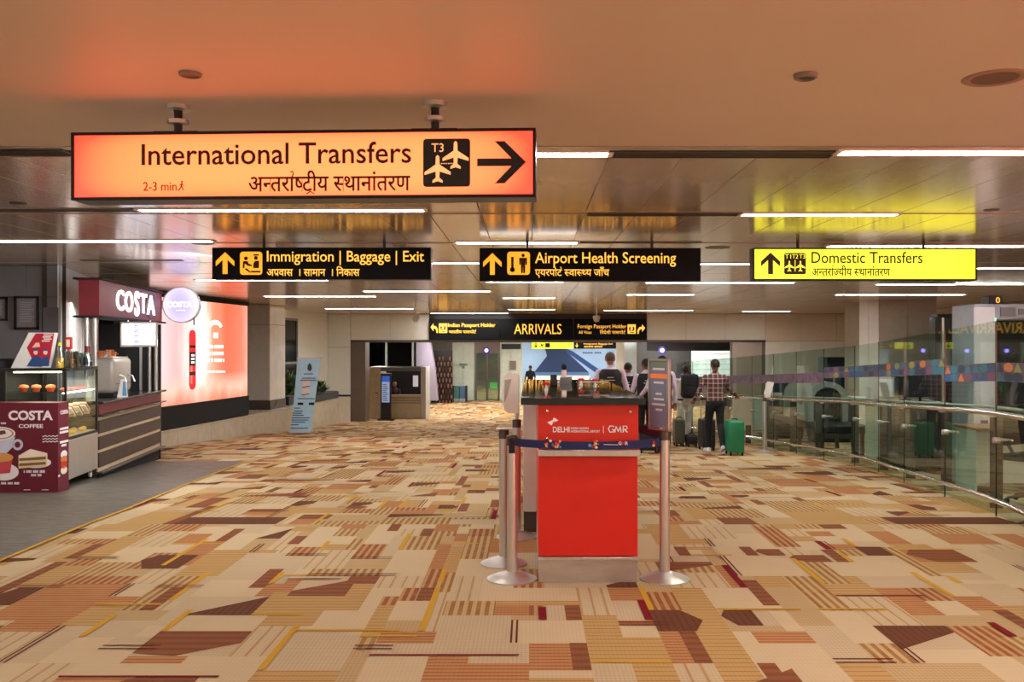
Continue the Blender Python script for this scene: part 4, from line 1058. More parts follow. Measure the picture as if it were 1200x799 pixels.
bg = glass_mat('bottle_glass', (214, 222, 216), .12)
def bottle(x, y, h, r, liquid, cap, lb, fill=.4):
    t = item('bottle', (x, y, T0), lb, 'bottle')
    MB().lathe([(0, 0), (r, 0), (r, h*.5), (r*.45, h*.72), (r*.38, h*.9), (0, h*.9)], n=18).build('glass_body', bg, t)
    MB().lathe([(0, .004), (r*.92, .004), (r*.92, h*fill), (0, h*fill)], n=18).build('liquid', liquid, t)
    MB().lathe([(0, h), (r*.5, h), (r*.5, h*.88), (0, h*.88)], n=18).build('cap', cap, t); return t
bottle(-.06-.05, .12, .30, .045, mat('juice_yellow', (246, 190, 20), .3), mat('cap_yellow', (240, 210, 60), .5), 'clear bottle of yellow juice with a yellow cap on the case')
def jar(x, y, h, r, lb):
    t = item('storage_jar', (x, y, T0), lb, 'jar')
    MB().lathe([(0, 0), (r, 0), (r, h), (r*.96, h), (r*.96, .005), (0, .005)], n=20).build('glass', bg, t)
    MB().lathe([(0, h+.02), (r*.3, h+.02), (r*1.02, h+.008), (r*1.02, h-.01), (0, h-.01)], n=20).build('lid', glass_mat('shelf_glass', (220, 232, 226), .12), t)
    for i in range(5):
        a = i*1.3; MB().lathe([(0, 0), (r*.5, 0), (r*.5, .012), (0, .012)], c=(r*.3*math.cos(a), r*.3*math.sin(a), .01+.02*i), n=12).build('cookie', bun, t)
jar(-.08, .42, .19, .08, 'wide glass jar of orange cookies beside the yellow juice bottle'); jar(-.1, .66, .17, .07, 'glass jar of cookies between the wide jar and the maroon capped bottle')
t = item('tall_tin', (-.22, .75, T0), 'tall red labelled bottle rising behind the cookie jars', 'bottle')
MB().lathe([(0, 0), (.04, 0), (.04, .16), (.02, .2), (.02, .22), (0, .22)], n=16).build('body', mat('bottle_pinkish', (176, 92, 84), .4), t)
MB().box(-.035, .035, -.03, .03, .22, .37, bev=.005).build('label_head', mat('label_red', (190, 40, 34), .5), t); MB().box(-.02, .02, -.033, -.03, .25, .34).build('label', bread, t)
t = item('bottle', (-.06, .93, T0), 'dark blue labelled bottle with a maroon cap at the right end of the case', 'bottle')
MB().lathe([(0, 0), (.065, 0), (.05, .15), (.03, .2), (0, .2)], n=18).build('body', bg, t); MB().lathe([(0, .26), (.03, .26), (.035, .18), (0, .18)], n=18).build('cap', maroon, t); MB().lathe([(.056, .02), (.048, .12)], n=18).build('label', mat('navy_label', (40, 50, 90), .5), t)
# maroon poster box in front
BX = empty('poster_box', (0, 0, 0), 'maroon free-standing poster box reading COSTA COFFEE with coffee cup and sandwich', 'poster box')
d = 10.3; bz0, bz1 = fz(10.3)+.0, ZW(472, d)
xr = XW(68, d); xl = XW(-34, d); kk = d/F
BX.location = (xr, d, bz0)
mb = MB(); mb.prism([(xl-xr, 0), (0, 0), (.0-.02, .28), (xl-xr, .28)], Matrix.Identity(4), bz1-bz0); mb.build('box_body', maroond, BX)
def B(px_, py_): return ((px_-68)*kk, (578-py_)*kk)
MBx = frame((0, -.001, 0), (1, 0, 0), (0, 0, 1), (0, -1, 0)); MBy = frame((0, -.004, 0), (1, 0, 0), (0, 0, 1), (0, -1, 0)); MBz = frame((0, -.007, 0), (1, 0, 0), (0, 0, 1), (0, -1, 0))
def bbox(x0, x1, y0, y1): a, b = B(x0, y1), B(x1, y0); return (a[0], b[0], a[1], b[1])
wp = mat('print_white', (232, 228, 232), .5)
word('lettering', 'COSTA', bbox(10, 62, 481, 492.5), MBx, wp, BX, bold=.035)
word('lettering', 'COFFEE', bbox(22, 50.5, 497, 501.5), MBx, wp, BX, bold=.02)
def ell(cx, cy, rx, ry, M, m, nm, th=.002, n=28):
    c = B(cx, cy); mb = MB(); mb.prism([(c[0]+rx*kk*math.cos(i*2*math.pi/n), c[1]+ry*kk*math.sin(i*2*math.pi/n)) for i in range(n)], M, th); return mb.build(nm, m, BX)
def pol(pts, M, m, nm, th=.002): mb = MB(); mb.prism([B(*p) for p in pts], M, th); return mb.build(nm, m, BX)
for i in range(3):
    y = 511+i*3.2; mb = MB(); mb.tube([Vector((B(50+j*18/16, y+.7*math.sin(j*1.57))[0], -.003, B(50, y+.7*math.sin(j*1.57))[1])) for j in range(17)], .004, 5); mb.build('wave_line', wp, BX)
ell(42, 542, 18, 6.5, MBx, wp, 'printed_plate'); ell(5, 553, 17, 10, MBx, wp, 'printed_plate')
pol([(22, 535), (52, 530), (56, 533), (55, 546), (22, 549)], MBy, mat('sandwich_bread', (226, 206, 176), .6), 'printed_sandwich'); pol([(22, 534), (36, 526), (56, 531), (55, 534), (24, 537)], MBz, mat('sandwich_top', (236, 222, 204), .6), 'printed_sandwich')
for y in (537, 543): pol([(23, y), (54, y-2), (54, y+1), (23, y+3)], MBz, mat('sandwich_filling', (124, 96, 44), .6), 'printed_sandwich')
cupm = mat('printed_cup', (196, 202, 222), .5)
pol([(-17, 510), (18, 512), (15, 524), (6, 533), (-10, 534), (-20, 520)], MBy, cupm, 'printed_cup'); ell(21, 521, 6.2, 6.5, MBy, cupm, 'printed_cup_handle'); ell(21, 521, 3.3, 3.6, MBz, maroond, 'printed_cup_handle')
ell(0, 508, 18.5, 8, MBz, wp, 'printed_foam', .001); ell(0, 508, 16.5, 6.6, MBz, mat('crema', (176, 130, 80), .6), 'printed_foam', .002); ell(0, 507.8, 14.5, 5.6, MBz, wp, 'printed_foam', .003); pol([(-8, 506), (6, 504), (8, 508), (-6, 511)], MBz, mat('cocoa', (96, 56, 34), .6), 'printed_foam', .004)
pol([(-14, 538), (15, 538), (12, 554), (-10, 556)], MBy, mat('muffin_case_pink', (196, 70, 80), .6), 'printed_muffin'); ell(2, 536, 14, 5.5, MBz, mat('muffin_top_tan', (206, 148, 84), .6), 'printed_muffin')
def fine(x0, x1, y0, y1, n, M=None):
    mb = MB(); a = bbox(x0, x1, y0, y1); st = (a[1]-a[0])/n
    for i in range(n): 
        if (i*7+int(x0)) % 5: mb.box(a[0]+i*st, a[0]+i*st+st*.7, -.004, -.001, a[2], a[3])
    tag(mb.build('small_print', wp, BX), kind='stuff')
fine(28, 53, 551, 554, 16); fine(35, 49, 555.5, 558, 9); fine(0, 23, 565, 567.5, 15); fine(-2, 9, 495, 497, 7); fine(28, 60, 573.5, 574.3, 3)
# side strip of the poster box
MSd = frame((0.002, 0, 0), (-.05, 1, 0), (0, 0, 1), (1, .05, 0))
word('lettering', 'COSTA', (.05, .24, bz1-bz0-.135, bz1-bz0-.09), MSd, wp, BX, bold=.03)
mb = MB()
for z, a, b in ((.70, .04, .25), (.66, .04, .25), (.55, .04, .25), (.51, .08, .2), (.18, .0, .04)): mb.box(a, b, .0, .002, z, z+.025, M=frame((.002, 0, 0), (-.05, 1, 0), (0, 0, 1), (1, .05, 0)) @ Matrix.Identity(4) @ Matrix(((1, 0, 0, 0), (0, 0, 1, 0), (0, 1, 0, 0), (0, 0, 0, 1))))
tag(mb.build('small_print', wp, BX), kind='stuff')
for z, m_ in ((.42, wp), (.36, bun), (.30, cup), (.24, bread)):
    mb = MB(); mb.prism([(.14+.08*math.cos(i*math.pi/5), z+.045*math.sin(i*math.pi/5)) for i in range(10)], MSd, .002); mb.build('printed_food', m_, BX)
# coffee machine and cups
CMx = empty('coffee_machine', K(-.34, 2.55, .83), 'grey rounded espresso machine on the coffee counter', 'coffee machine', KT)
gm = mat('machine_grey', (170, 166, 158), .35, .2)
MB().box(-.30, .26, -.42, .42, .05, .55, bev=.07, seg=4).build('housing', gm, CMx)
MB().box(-.29, .24, -.40, .40, .0, .06, bev=.01).build('drip_base', blackm, CMx)
MB().box(-.20, .265, -.36, .36, .18, .19).build('groove', darksteel, CMx)
for y in (-.2, .2): MB().tube([(.26, y, .30), (.33, y, .28), (.36, y, .20)], .012, 8).build('steam_pipe', steel, CMx)
MB().box(-.25, .22, -.38, .38, .55, .56, bev=.004).build('cup_tray', steel, CMx)
cop = mat('copper_pot', (190, 120, 84), .3, .8)
for i, (y, h, r, m_) in enumerate(((-.36, .07, .035, cop), (-.26, .09, .045, cop), (-.14, .07, .05, gm), (.12, .10, .055, cop), (.26, .07, .05, cop))):
    t = item('cup', (-.30, 2.55+y, .83+.561), ['small copper cup, leftmost on the espresso machine', 'copper cup, second from the left on the espresso machine', 'grey metal cup on the espresso machine', 'tall copper pot on the espresso machine', 'copper cup, rightmost on the espresso machine'][i], 'cup', 'cups on the espresso machine')
    MB().lathe([(0, 0), (r*.8, 0), (r, h), (r*.93, h), (r*.75, .006), (0, .006)], n=18).build('bowl', m_, t)
    MB().tube([(r*.9, 0, h*.75), (r*1.5, 0, h*.6), (r*.85, 0, h*.25)], .006, 6).build('handle', m_, t)
t = item('leaflet_stand', (.0, KY(143.5)+.0, .83), 'small white and blue leaflet tent on the counter in front of the espresso machine', 'leaflet')
mb = MB(); mb.prism([(-.07, 0), (.07, 0), (.045, .25), (-.02, .25)], frame((0, 0, 0), (1, .3, 0), (0, 0, 1), (.3, -1, 0)), .05); mb.build('card', wp, t); mb = MB(); mb.prism([(0, .02), (.06, .02), (.04, .22), (.01, .22)], frame((.012, -.052, 0), (1, .3, 0), (0, 0, 1), (.3, -1, 0)), .004); mb.build('blue_print', mat('leaflet_blue', (90, 160, 200), .5), t)
t = item('leaflet_stand', (-.10, 1.26, .83), 'white folded card stand just right of the display case', 'leaflet')
mb = MB(); mb.prism([(-.06, 0), (.06, 0), (.02, .33), (-.04, .33)], frame((0, 0, 0), (1, 0, 0), (0, 0, 1), (0, -1, 0)), .05); mb.build('card', wp, t)
# picture frames and appliance on the grey wall
def frame_pic(x0, x1, y0, y1, lb):
    d = 12.27; t = empty('picture_frame', P((x0+x1)/2, (y0+y1)/2, d), lb, 'picture frame'); k = d/F; a, b = (x1-x0)/2*k, (y1-y0)/2*k
    MB().box(-a, a, -.0, .02, -b, b).build('print', mat('framed_print', (118, 116, 120), .3), t)
    mb = MB()
    for q in ((-a, a, b-.03, b), (-a, a, -b, -b+.03), (-a, -a+.03, -b, b), (a-.03, a, -b, b)): mb.box(q[0], q[1], -.02, .0, q[2], q[3])
    mb.build('frame', black, t)
    mb = MB()
    for i in range(9): mb.box(-a*.55, a*(.5-.08*(i % 3)), -.003, 0, b*.6-i*b*.14, b*.6-i*b*.14+.01)
    tag(mb.build('printed_lines', mat('print_lines', (150, 150, 156), .4), t), kind='stuff')
frame_pic(17, 46, 347, 386, 'black framed notice on the grey wall left of the maroon sign'); frame_pic(-14, 9.5, 348, 376, 'framed notice cut by the left edge of the picture')
t = empty('wall_board', P(59, 384, 12.27), 'slim dim grey board on the grey wall beside the black framed notice', 'board')
MB().box(-.10, .10, 0, .02, -.25, .27, bev=.004).build('board', mat('dim_board', (98, 98, 106), .4), t)
t = empty('appliance', P(-8, 470, 11.9), 'black upright appliance at the left edge behind the display case', 'appliance')
MB().box(-.22, .2, -.2, .2, -.55, .55, bev=.03, seg=2).build('housing', black, t); MB().box(-.17, .15, -.21, -.2, .1, .45).build('door', mat('appliance_door', (40, 42, 44), .2), t)

# ------------------------------------------------------------ standee banner, planters
t = empty('banner_stand', P(352, 507, 23.0), 'light blue leaning roll-up banner in front of the left ledge', 'banner')
k = 23.0/F
def bn(px_, py_): return ((px_-352)*k, (507-py_)*k)
MBn = frame((0, 0, 0), (1, 0, 0), (0, 0, 1), (0, -1, 0))
mb = MB(); mb.prism([bn(341, 504), bn(364.5, 504), bn(376, 420), bn(349, 420)], MBn, .01); mb.build('printed_sheet', mat('banner_blue', (160, 208, 236), .5), t)
MB().box(bn(339.5, 0)[0], bn(366, 0)[0], -.10, .10, 0, bn(0, 503)[1], bev=.01).build('base_cassette', mat('banner_base', (176, 196, 210), .4), t)
MB().tube([Vector((bn(352, 0)[0], .02, .05)), Vector((bn(362, 0)[0], .03, bn(0, 420)[1]))], .012, 8).build('pole', steel, t)
MB().box(bn(348, 0)[0], bn(377, 0)[0], -.02, .01, bn(0, 420)[1], bn(0, 419)[1]).build('top_rail', steel, t)
M7 = frame((0, -.011, 0), (1, 0, 0), (0, 0, 1), (0, -1, 0)); dkb = mat('banner_ink', (54, 88, 120), .5)
mb = MB(); c_ = bn(363, 430); mb.prism([(c_[0]+x*k, c_[1]+y*k) for x, y in ((0, 5), (2.2, 2), (2.6, -2), (1.4, -4.5), (-1.4, -4.5), (-2.6, -2), (-2.2, 2))], M7, .003); mb.build('emblem', mat('banner_dark', (36, 62, 92), .5), t)
mb = MB()
def bl(x0, x1, y): a = bn(x0, y+.6); b = bn(x1, y-.5); mb.box(a[0], b[0], -.014, -.011, a[1], b[1])
for i, (x0, x1, y) in enumerate(((356, 367, 438), (354, 370, 443), (352, 371, 445.5), (349, 369, 467), (345, 352, 478), (344, 355, 481.5), (343, 354, 484), (343, 356, 486.5), (342, 363, 489.5), (342, 361, 492), (342, 358, 494.5), (341, 350, 497.5), (341, 361, 501.5))): bl(x0, x1, y)
tag(mb.build('printed_lines', dkb, t), kind='stuff')
for x, y in ((357, 448), (361, 447), (356, 457), (360.5, 456)):
    a = bn(x-2.4, y+6); b = bn(x+2.2, y-1); MB().box(a[0], b[0], -.014, -.011, a[1], b[1]).build('printed_screenshot', mat('screenshot_pink', (224, 204, 200), .5), t); MB().box(a[0], b[0], -.016, -.014, a[1], a[1]+.02).build('printed_screenshot', mat('banner_dark', (36, 62, 92), .5), t)
for x in (352, 365): a = bn(x-3, 474.5); b = bn(x+3.5, 471.5); MB().box(a[0], b[0], -.014, -.011, a[1], b[1]).build('store_badge', black, t)
leafm = [mat('leaf_green', (52, 84, 38), .5, var=.2), mat('leaf_light', (96, 118, 52), .5, var=.2), mat('leaf_dark', (34, 58, 30), .5)]
def plant(loc, n, r, h, lb, seed, pot=None, rz=0):
    t = empty('potted_plant', loc, lb, 'plant', rz); rr = random.Random(seed)
    if pot: pot(t)
    base = None
    for i in range(n):
        a = rr.uniform(0, 6.28); el = rr.uniform(.3, 1.35); L = r*rr.uniform(.6, 1.1); w_ = .05*rr.uniform(.8, 1.5)
        c = Vector((rr.uniform(-.5, .5)*r*.6, rr.uniform(-.6, .6)*r*1.2, rr.uniform(0, h*.5)))
        dr = Vector((math.cos(a)*math.cos(el), math.sin(a)*math.cos(el), math.sin(el))); sd = dr.cross(Vector((0, 0, 1))).normalized()*w_
        p1 = c+dr*L*.5; p2 = c+dr*L+Vector((0, 0, -.12*L)); up = Vector((0, 0, .012))
        mb = MB(); mb.addmesh([c, p1+sd, p1+up, p1-sd, p2], [(0, 1, 2), (0, 2, 3), (1, 4, 2), (2, 4, 3)]); mb.build('leaf', leafm[rr.randrange(3)], t, sharp=False, norm=False)
    return t
def trough(t): 
    MB().box(-.20, .22, -1.0, 1.3, -.20, .02, bev=.02).build('trough', mat('trough_black', (44, 50, 56), .35), t)
pp = Q(-.35, 10.3, .085)
plant(pp, 70, .42, .3, 'low spreading leafy plant in a long black trough on the ledge right of the banner', 3, trough, QT)
def trough2(t): MB().box(-.20, .2, -.5, .5, -.25, .0, bev=.02).build('trough', mat('trough_black', (44, 50, 56), .35), t)
pp = Q(-.55, 8.3, .13)
plant(pp, 110, .42, .8, 'bushy dark green plant on the ledge left of the banner by the dark window', 8, trough2, QT)
#%%RIGHT
# ------------------------------------------------------------ glass balustrade on the right
pathp = [(3.4, 3.30), (4.7, 3.60), (6.0, 3.86), (7.2, 4.10), (8.48, 4.30), (9.97, 4.50), (11.45, 4.66), (12.7, 4.82), (13.8, 4.88), (15.0, 4.80), (16.2, 4.70), (17.4, 4.62), (18.6, 4.50), (19.9, 4.36), (21.3, 4.20), (22.8, 4.05), (24.4, 3.9)]
pth = [Vector((x, d, fz(d))) for d, x in pathp]
def smooth(pts, n=6):
    out = []
    for i in range(len(pts)-1):
        p0 = pts[max(0, i-1)]; p1 = pts[i]; p2 = pts[i+1]; p3 = pts[min(len(pts)-1, i+2)]
        for j in range(n):
            t = j/n; out.append(.5*((2*p1)+(p2-p0)*t+(2*p0-5*p1+4*p2-p3)*t*t+(3*p1-p0-3*p2+p3)*t**3))
    out.append(pts[-1]); return out
sp_ = smooth(pth)
BAL = empty('glass_balustrade', pth[0], 'long curving clear glass balustrade with steel handrails along the right side', 'balustrade')
BAL.rotation_euler = (0, 0, 0)
o0 = pth[0]
gl = glass_mat('rail_glass', (202, 224, 214), .03)
edgem = mat('glass_edge', (18, 44, 36), .2)
deccols = [mat('decal_'+n, c, .5) for n, c in (('navy', (38, 52, 92)), ('teal', (44, 120, 150)), ('blue', (34, 86, 150)), ('orange', (206, 122, 74)), ('olive', (146, 150, 84)), ('plum', (120, 76, 104)), ('grey', (84, 84, 100)))]
rd = random.Random(4)
GH = 1.80
for i in range(len(pth)-1):
    a, b = pth[i]-o0, pth[i+1]-o0
    u = (b-a); L = u.length; u.normalize(); nrm = Vector((u.y, -u.x, 0)).normalized()     # towards +x, away from the hall
    a2, b2 = a+u*.006, b-u*.006
    mb = MB(); up = Vector((0, 0, 1))
    mb.quad(a2+up*.02, b2+up*.02, b2+up*GH, a2+up*GH); pn = mb.build('glass_panel', gl, BAL, norm=False)
    mb = MB()
    for q in (a2,):
        s_ = .004 if i > 5 else .0055
        mb.addmesh([q+u*(-s_)+nrm*(-s_)+up*.0, q+u*s_+nrm*(-s_)+up*.0, q+u*s_+nrm*s_+up*.0, q+u*(-s_)+nrm*s_+up*.0,
                    q+u*(-s_)+nrm*(-s_)+up*GH, q+u*s_+nrm*(-s_)+up*GH, q+u*s_+nrm*s_+up*GH, q+u*(-s_)+nrm*s_+up*GH],
                   [(0, 1, 5, 4), (1, 2, 6, 5), (2, 3, 7, 6), (3, 0, 4, 7), (4, 5, 6, 7)])
    mb.build('panel_edge', edgem, pn)
    # decal band of polygons
    zc = 1.33+ (.08 if 5 <= i <= 8 else 0); bh = .17
    nseg = max(3, int(L/.20)); st = L/nseg
    if i < 9:
        mb = MB()
        mb.mi = 6; mb.quad(a2+up*(zc-bh/2)-nrm*.002, b2+up*(zc-bh/2)-nrm*.002, b2+up*(zc+bh/2)-nrm*.002, a2+up*(zc+bh/2)-nrm*.002)
        for j in range(nseg):
            for r in range(2):
                mb.mi = rd.randrange(7) if rd.random() < .6 else rd.choice((0, 2, 1))
                z0 = zc-bh/2+r*bh/2; z1 = z0+bh/2
                if rd.random() < .3: 
                    q = a2+u*(j*st); mb.addmesh([q+up*z0-nrm*.003, q+u*st*.95+up*z0-nrm*.003, q+u*st*.5+up*(z1)-nrm*.003], [(0, 1, 2)])
                else:
                    c = a2+u*(j*st+st/2)+up*(z0+z1)/2-nrm*.003; R = st*.58
                    mb.addmesh([c+u*R*math.cos(k*math.pi/3+.5)+up*bh*.27*math.sin(k*math.pi/3+.5) for k in range(6)], [tuple(range(6))])
        tag(mb.build('decal_band', deccols, pn, norm=False, sharp=False), kind='stuff')
    else:
        mb = MB()
        mb.quad(a2+up*(zc-bh/2)-nrm*.003, b2+up*(zc-bh/2)-nrm*.003, b2+up*(zc+bh/2)-nrm*.003, a2+up*(zc+bh/2)-nrm*.003)
        mb.build('decal_band', mat('decal_plum_grey', (92, 74, 92), .5, var=.5, vscale=9), pn, norm=False)
    # post behind the glass with clamp
    pc = a+u*(L*.42)+nrm*.22 if i < 9 else a+u*(L*.5)+nrm*.16
    MB().box(-.055, .055, -.012, .012, 0, .90, M=Matrix.Translation(pc) @ Matrix.Rotation(math.atan2(u.y, u.x)+1.3, 4, 'Z'), bev=.003).build('support_post', darksteel, BAL)
    mb = MB()
    for zz in (.70,):
        q = a+up*zz
        mb.tube([q-nrm*.03, q+nrm*.03], .028, 12); mb.tube([q+nrm*.03, q+nrm*.14+u*.10], .012, 8); mb.tube([q+nrm*.14+u*.10-u*.1, q+nrm*.14+u*.30], .009, 8)
    mb.build('glass_clamp', steel, BAL)
hall = [Vector((p.x-.075, p.y, p.z))-o0 for p in sp_]
MB().tube([p+Vector((0, 0, .955)) for p in hall], .024, 12).build('handrail', polished, BAL)
MB().tube([p+Vector((0, 0, .17)) for p in hall], .022, 12).build('lower_rail', polished, BAL)
MB().tube([p+Vector((.11, 0, 1.0)) for p in hall], .015, 8).build('inner_rail', steel, BAL)
for i in range(0, len(pth)-1):
    q = pth[i]-o0
    for z in (.955, .17):
        MB().tube([q+Vector((.0, 0, z-.03)), q+Vector((-.05, 0, z-.035)), q+Vector((-.075, 0, z-.015))], .009, 8).build('rail_bracket', steel, BAL)
# ------------------------------------------------------------ security area behind the glass
def gate(x, d, lb):
    t = empty('walk_through_detector', (x, d, fz(d)), lb, 'metal detector')
    bl_ = mat('detector_blue_grey', (150, 160, 176), .4); 
    h = 2.22
    for s_ in (0, 1):
        xx = s_*.92
        MB().box(xx, xx+.24, -.3, .3, 0, h-.02, bev=.02, seg=2).build('side_panel', bl_, t)
        MB().box(xx-.005, xx+.245, -.31, -.29, .0, h-.06).build('panel_edge', mat('detector_light', (196, 206, 216), .4), t)
    MB().box(.02, 1.14, -.24, .28, h-.21, h-.02, bev=.02, seg=2).build('header', bl_, t)
    MB().box(.34, .52, -.262, -.24, h-.17, h-.06).build('display_panel', mat('detector_display', (108, 112, 122), .3), t)
    MB().box(.56, .70, -.262, -.24, h-.15, h-.08).build('control_panel', mat('detector_display', (108, 112, 122), .3), t)
    MB().box(.235, .262, -.262, -.30, h-.24, h-.19).build('status_light', mat('status_green', (90, 230, 190), .4, emit=3), t)
    c = MB().box(.28, .46, -.1, .1, h-.02, h+.09, bev=.01).build('counter_display', black, t)
    word('numeral', '0', (.36, .41, h+.0, h+.07), frame((0, -.101, 0), (1, 0, 0), (0, 0, 1), (0, -1, 0)), gold, c)
    pm = mat('sticker_purple', (90, 70, 130), .5)
    MB().box(.07, .16, -.315, -.31, .70, .80).build('sticker', pm, t); MB().ball((.115, -.312, .86), (.035, .004, .035), 12).build('round_sticker', white, t)
    return t
gate(XW(1128, 11.4), 11.4, 'grey blue walk-through metal detector behind the glass at the right edge')
def desk(x, d, w_, dep, h, rz, lb, top=None):
    t = empty('security_desk', (x, d, fz(d)), lb, 'desk', rz)
    wm = mat('desk_pale_green', (190, 206, 198), .4)
    MB().box(0, w_, 0, .02, .12, h-.03, bev=.003).build('front_panel', wm, t)
    for xx in (0, w_-.02): MB().box(xx, xx+.02, .02, dep, .0, h-.03).build('side_panel', wm, t)
    MB().box(-.03, w_+.03, -.04, dep+.02, h-.03, h, bev=.006).build('desk_top', top or white, t); return t
desk(4.95, 10.2, 1.5, .5, .74, .0, 'pale desk with a brown top just behind the glass at the right edge', mat('desk_brown', (150, 108, 76), .4))
desk(5.3, 14.1, 1.0, .5, .92, -.05, 'pale low desk behind the glass under the colourful band, nearest but one')
desk(6.4, 20.0, .9, .5, .95, -.05, 'pale low desk behind the glass left of the arched scanner')
desk(5.0, 22.3, .9, .5, .95, -.05, 'small pale desk behind the far end of the glass by the stanchion')
xr_ = empty('baggage_scanner', (XW(947, 16.6), 16.6, fz(16.6)), 'grey baggage x-ray scanner with an arched tunnel behind the glass', 'scanner')
gg = mat('scanner_grey', (150, 158, 156), .35)
NB = 14
mb = MB(); arch = [(0, .55)]+[(.36-.36*math.cos(i*math.pi/NB), .95+.32*math.sin(i*math.pi/NB)) for i in range(NB+1)]+[(.72, .55), (.62, .55)]+[(.36+.26*math.cos(i*math.pi/NB), .93+.24*math.sin(i*math.pi/NB)) for i in range(NB+1)]+[(.10, .55)]
mb.prism(arch, frame((0, 0, 0), (1, 0, 0), (0, 0, 1), (0, 1, 0)), 1.6); mb.build('arched_hood', gg, xr_)
MB().box(-.05, .8, -.9, 2.4, .42, .55, bev=.02).build('conveyor', blackm, xr_)
for y in (-.7, .6, 2.2):
    for x in (0, .7): MB().box(x, x+.06, y, y+.06, 0, .42).build('leg', darksteel, xr_)
MB().box(.12, .6, .05, .06, .56, 1.1).build('lead_curtain', mat('curtain_dark', (40, 46, 46), .6), xr_)
CB = [(5.8, 20.8), (6.4, 19.4), (6.34, 15.3), (5.57, 12.9)]
for i, (x, y) in enumerate([(a, b+.2) for a, b in CB]):
    pc = empty('monitor', (x, y, fz(y)+.96), ['dark flat monitor on a stalk, farthest behind the glass', 'dark flat monitor behind the glass right of the scanner', 'dark flat monitor behind the glass before the big column', 'dark flat monitor behind the glass right of the big column'][i], 'monitor', group='monitors behind the glass')
    MB().box(-.24, .24, 0, .04, .08, .40, bev=.006).build('screen', mat('screen_dark', (44, 52, 62), .2), pc); MB().tube([(0, .03, 0), (0, .03, .1)], .02, 8).build('stalk', blackm, pc); MB().lathe([(0, 0), (.1, 0), (.1, .012), (0, .012)], n=16).build('foot', blackm, pc)
def low_cabinet(x, d, w_, h, m_, lb):
    t = empty('cabinet', (x, d, fz(d)), lb, 'cabinet'); MB().box(0, w_, 0, .5, .08, h, bev=.01).build('body', m_, t); MB().box(.02, w_-.02, .02, .48, 0, .08).build('plinth', blackm, t)
    for i in range(2): MB().box(.01+i*w_/2, w_/2*(i+1)-.01, -.018, 0, .1, h-.02, bev=.003).build('door', m_, t)
    return t
dg_ = mat('dark_cabinet', (52, 56, 58), .4)
low_cabinet(CB[2][0]-.4, CB[2][1], .8, .955, dg_, 'dark cabinet carrying a monitor before the big column')
low_cabinet(CB[3][0]-.4, CB[3][1], .8, .955, dg_, 'dark cabinet carrying a monitor right of the big column')
low_cabinet(CB[1][0]-.4, CB[1][1], .8, .955, dg_, 'dark cabinet carrying a monitor right of the scanner')
low_cabinet(CB[0][0]-.4, CB[0][1], .8, .955, dg_, 'dark cabinet carrying a monitor, farthest behind the glass')
low_cabinet(XW(965, 26), 26, 1.1, 2.0, mat('blue_dark_cabinet', (40, 56, 76), .3), 'tall dark blue cabinet in the background left of the big column')
# long pale counter running behind the glass
t = empty('conveyor_table', (7.3, 12.6, fz(14)), 'long low table with black legs running behind the glass before the desks', 'table', -.03)
MB().box(0, .7, 0, 6.2, .62, .68, bev=.01).build('table_top', mat('desk_pale_green', (190, 206, 198), .4), t)
for y in (.1, 2.1, 4.1, 6.0):
    for x in (.03, .62): MB().box(x, x+.05, y, y+.05, -.3 if y > 3 else -.1, .62).build('leg', darksteel, t)
def office_chair(x, d, rz, lb):
    t = empty('office_chair', (x, d, fz(d)), lb, 'chair', rz)
    MB().box(-.23, .23, -.22, .22, .44, .51, bev=.03, seg=2).build('seat', blackm, t); MB().box(-.21, .21, .20, .26, .58, 1.0, bev=.03, seg=2).build('backrest', blackm, t)
    MB().tube([(0, .2, .46), (0, .29, .6), (0, .26, .75)], .02, 8).build('back_bar', darksteel, t); MB().tube([(0, 0, .08), (0, 0, .44)], .025, 10).build('gas_column', darksteel, t)
    for i in range(5):
        a = i*1.2566; l = MB().tube([(0, 0, .1), (.26*math.cos(a), .26*math.sin(a), .06)], [.022, .014], 8).build('base_leg', darksteel, t); MB().ball((.26*math.cos(a), .26*math.sin(a), .03), .03, 10).build('castor', rubber, l)
office_chair(5.12, 9.35, .5, 'black office chair at the brown topped desk at the right edge')
#%%CENTRE
# ------------------------------------------------------------ red information counter
red = mat('counter_red', (200, 32, 20), .38, var=.03, vscale=3); redp = mat('counter_red_panel', (196, 42, 30), .3, var=.02)
X0, X1, DD = .061, .713, 6.02
CT = empty('information_counter', ((X0+X1)/2, DD, 0), 'red and white information counter with black top and steel plinth', 'counter')
hw = (X1-X0)/2; k = DD/F
def cz(py): return EYE-(py-CY)*k
MB().box(-hw, hw, .012, 3.2, 0, .148, bev=.003).build('steel_plinth', mat('plinth_steel', (190, 186, 180), .34, .75, var=.12, vscale=4, stretch=(1, 1, 3)), CT)
MB().box(-hw-.002, hw+.002, -.004, .02, .148, .168, bev=.002).build('steel_trim', steel, CT)
MB().box(-hw, hw, .03, 3.2, .168, cz(534), bev=.003).build('lower_panel', red, CT)
MB().box(-hw-.004, hw+.01, -.035, 3.2, cz(534), cz(526.5), bev=.003).build('steel_ledge', steel, CT)
MB().box(-hw-.002, hw+.002, .005, 3.2, cz(526.5), cz(474), bev=.002).build('upper_panel', redp, CT)
MB().box(-hw-.115, hw+.045, -.04, 3.28, cz(474), cz(466), bev=.004).build('counter_top', mat('black_granite', (34, 38, 38), .05, var=.1, vscale=60), CT)
MB().box(-hw-.111, -hw+.01, 1.64, 3.2, .17, cz(474), bev=.003).build('white_side_body', mat('counter_white', (222, 218, 214), .4), CT)
MB().box(-hw-.105, -hw+.02, 1.65, 3.2, 0, .17).build('grey_plinth', darksteel, CT)
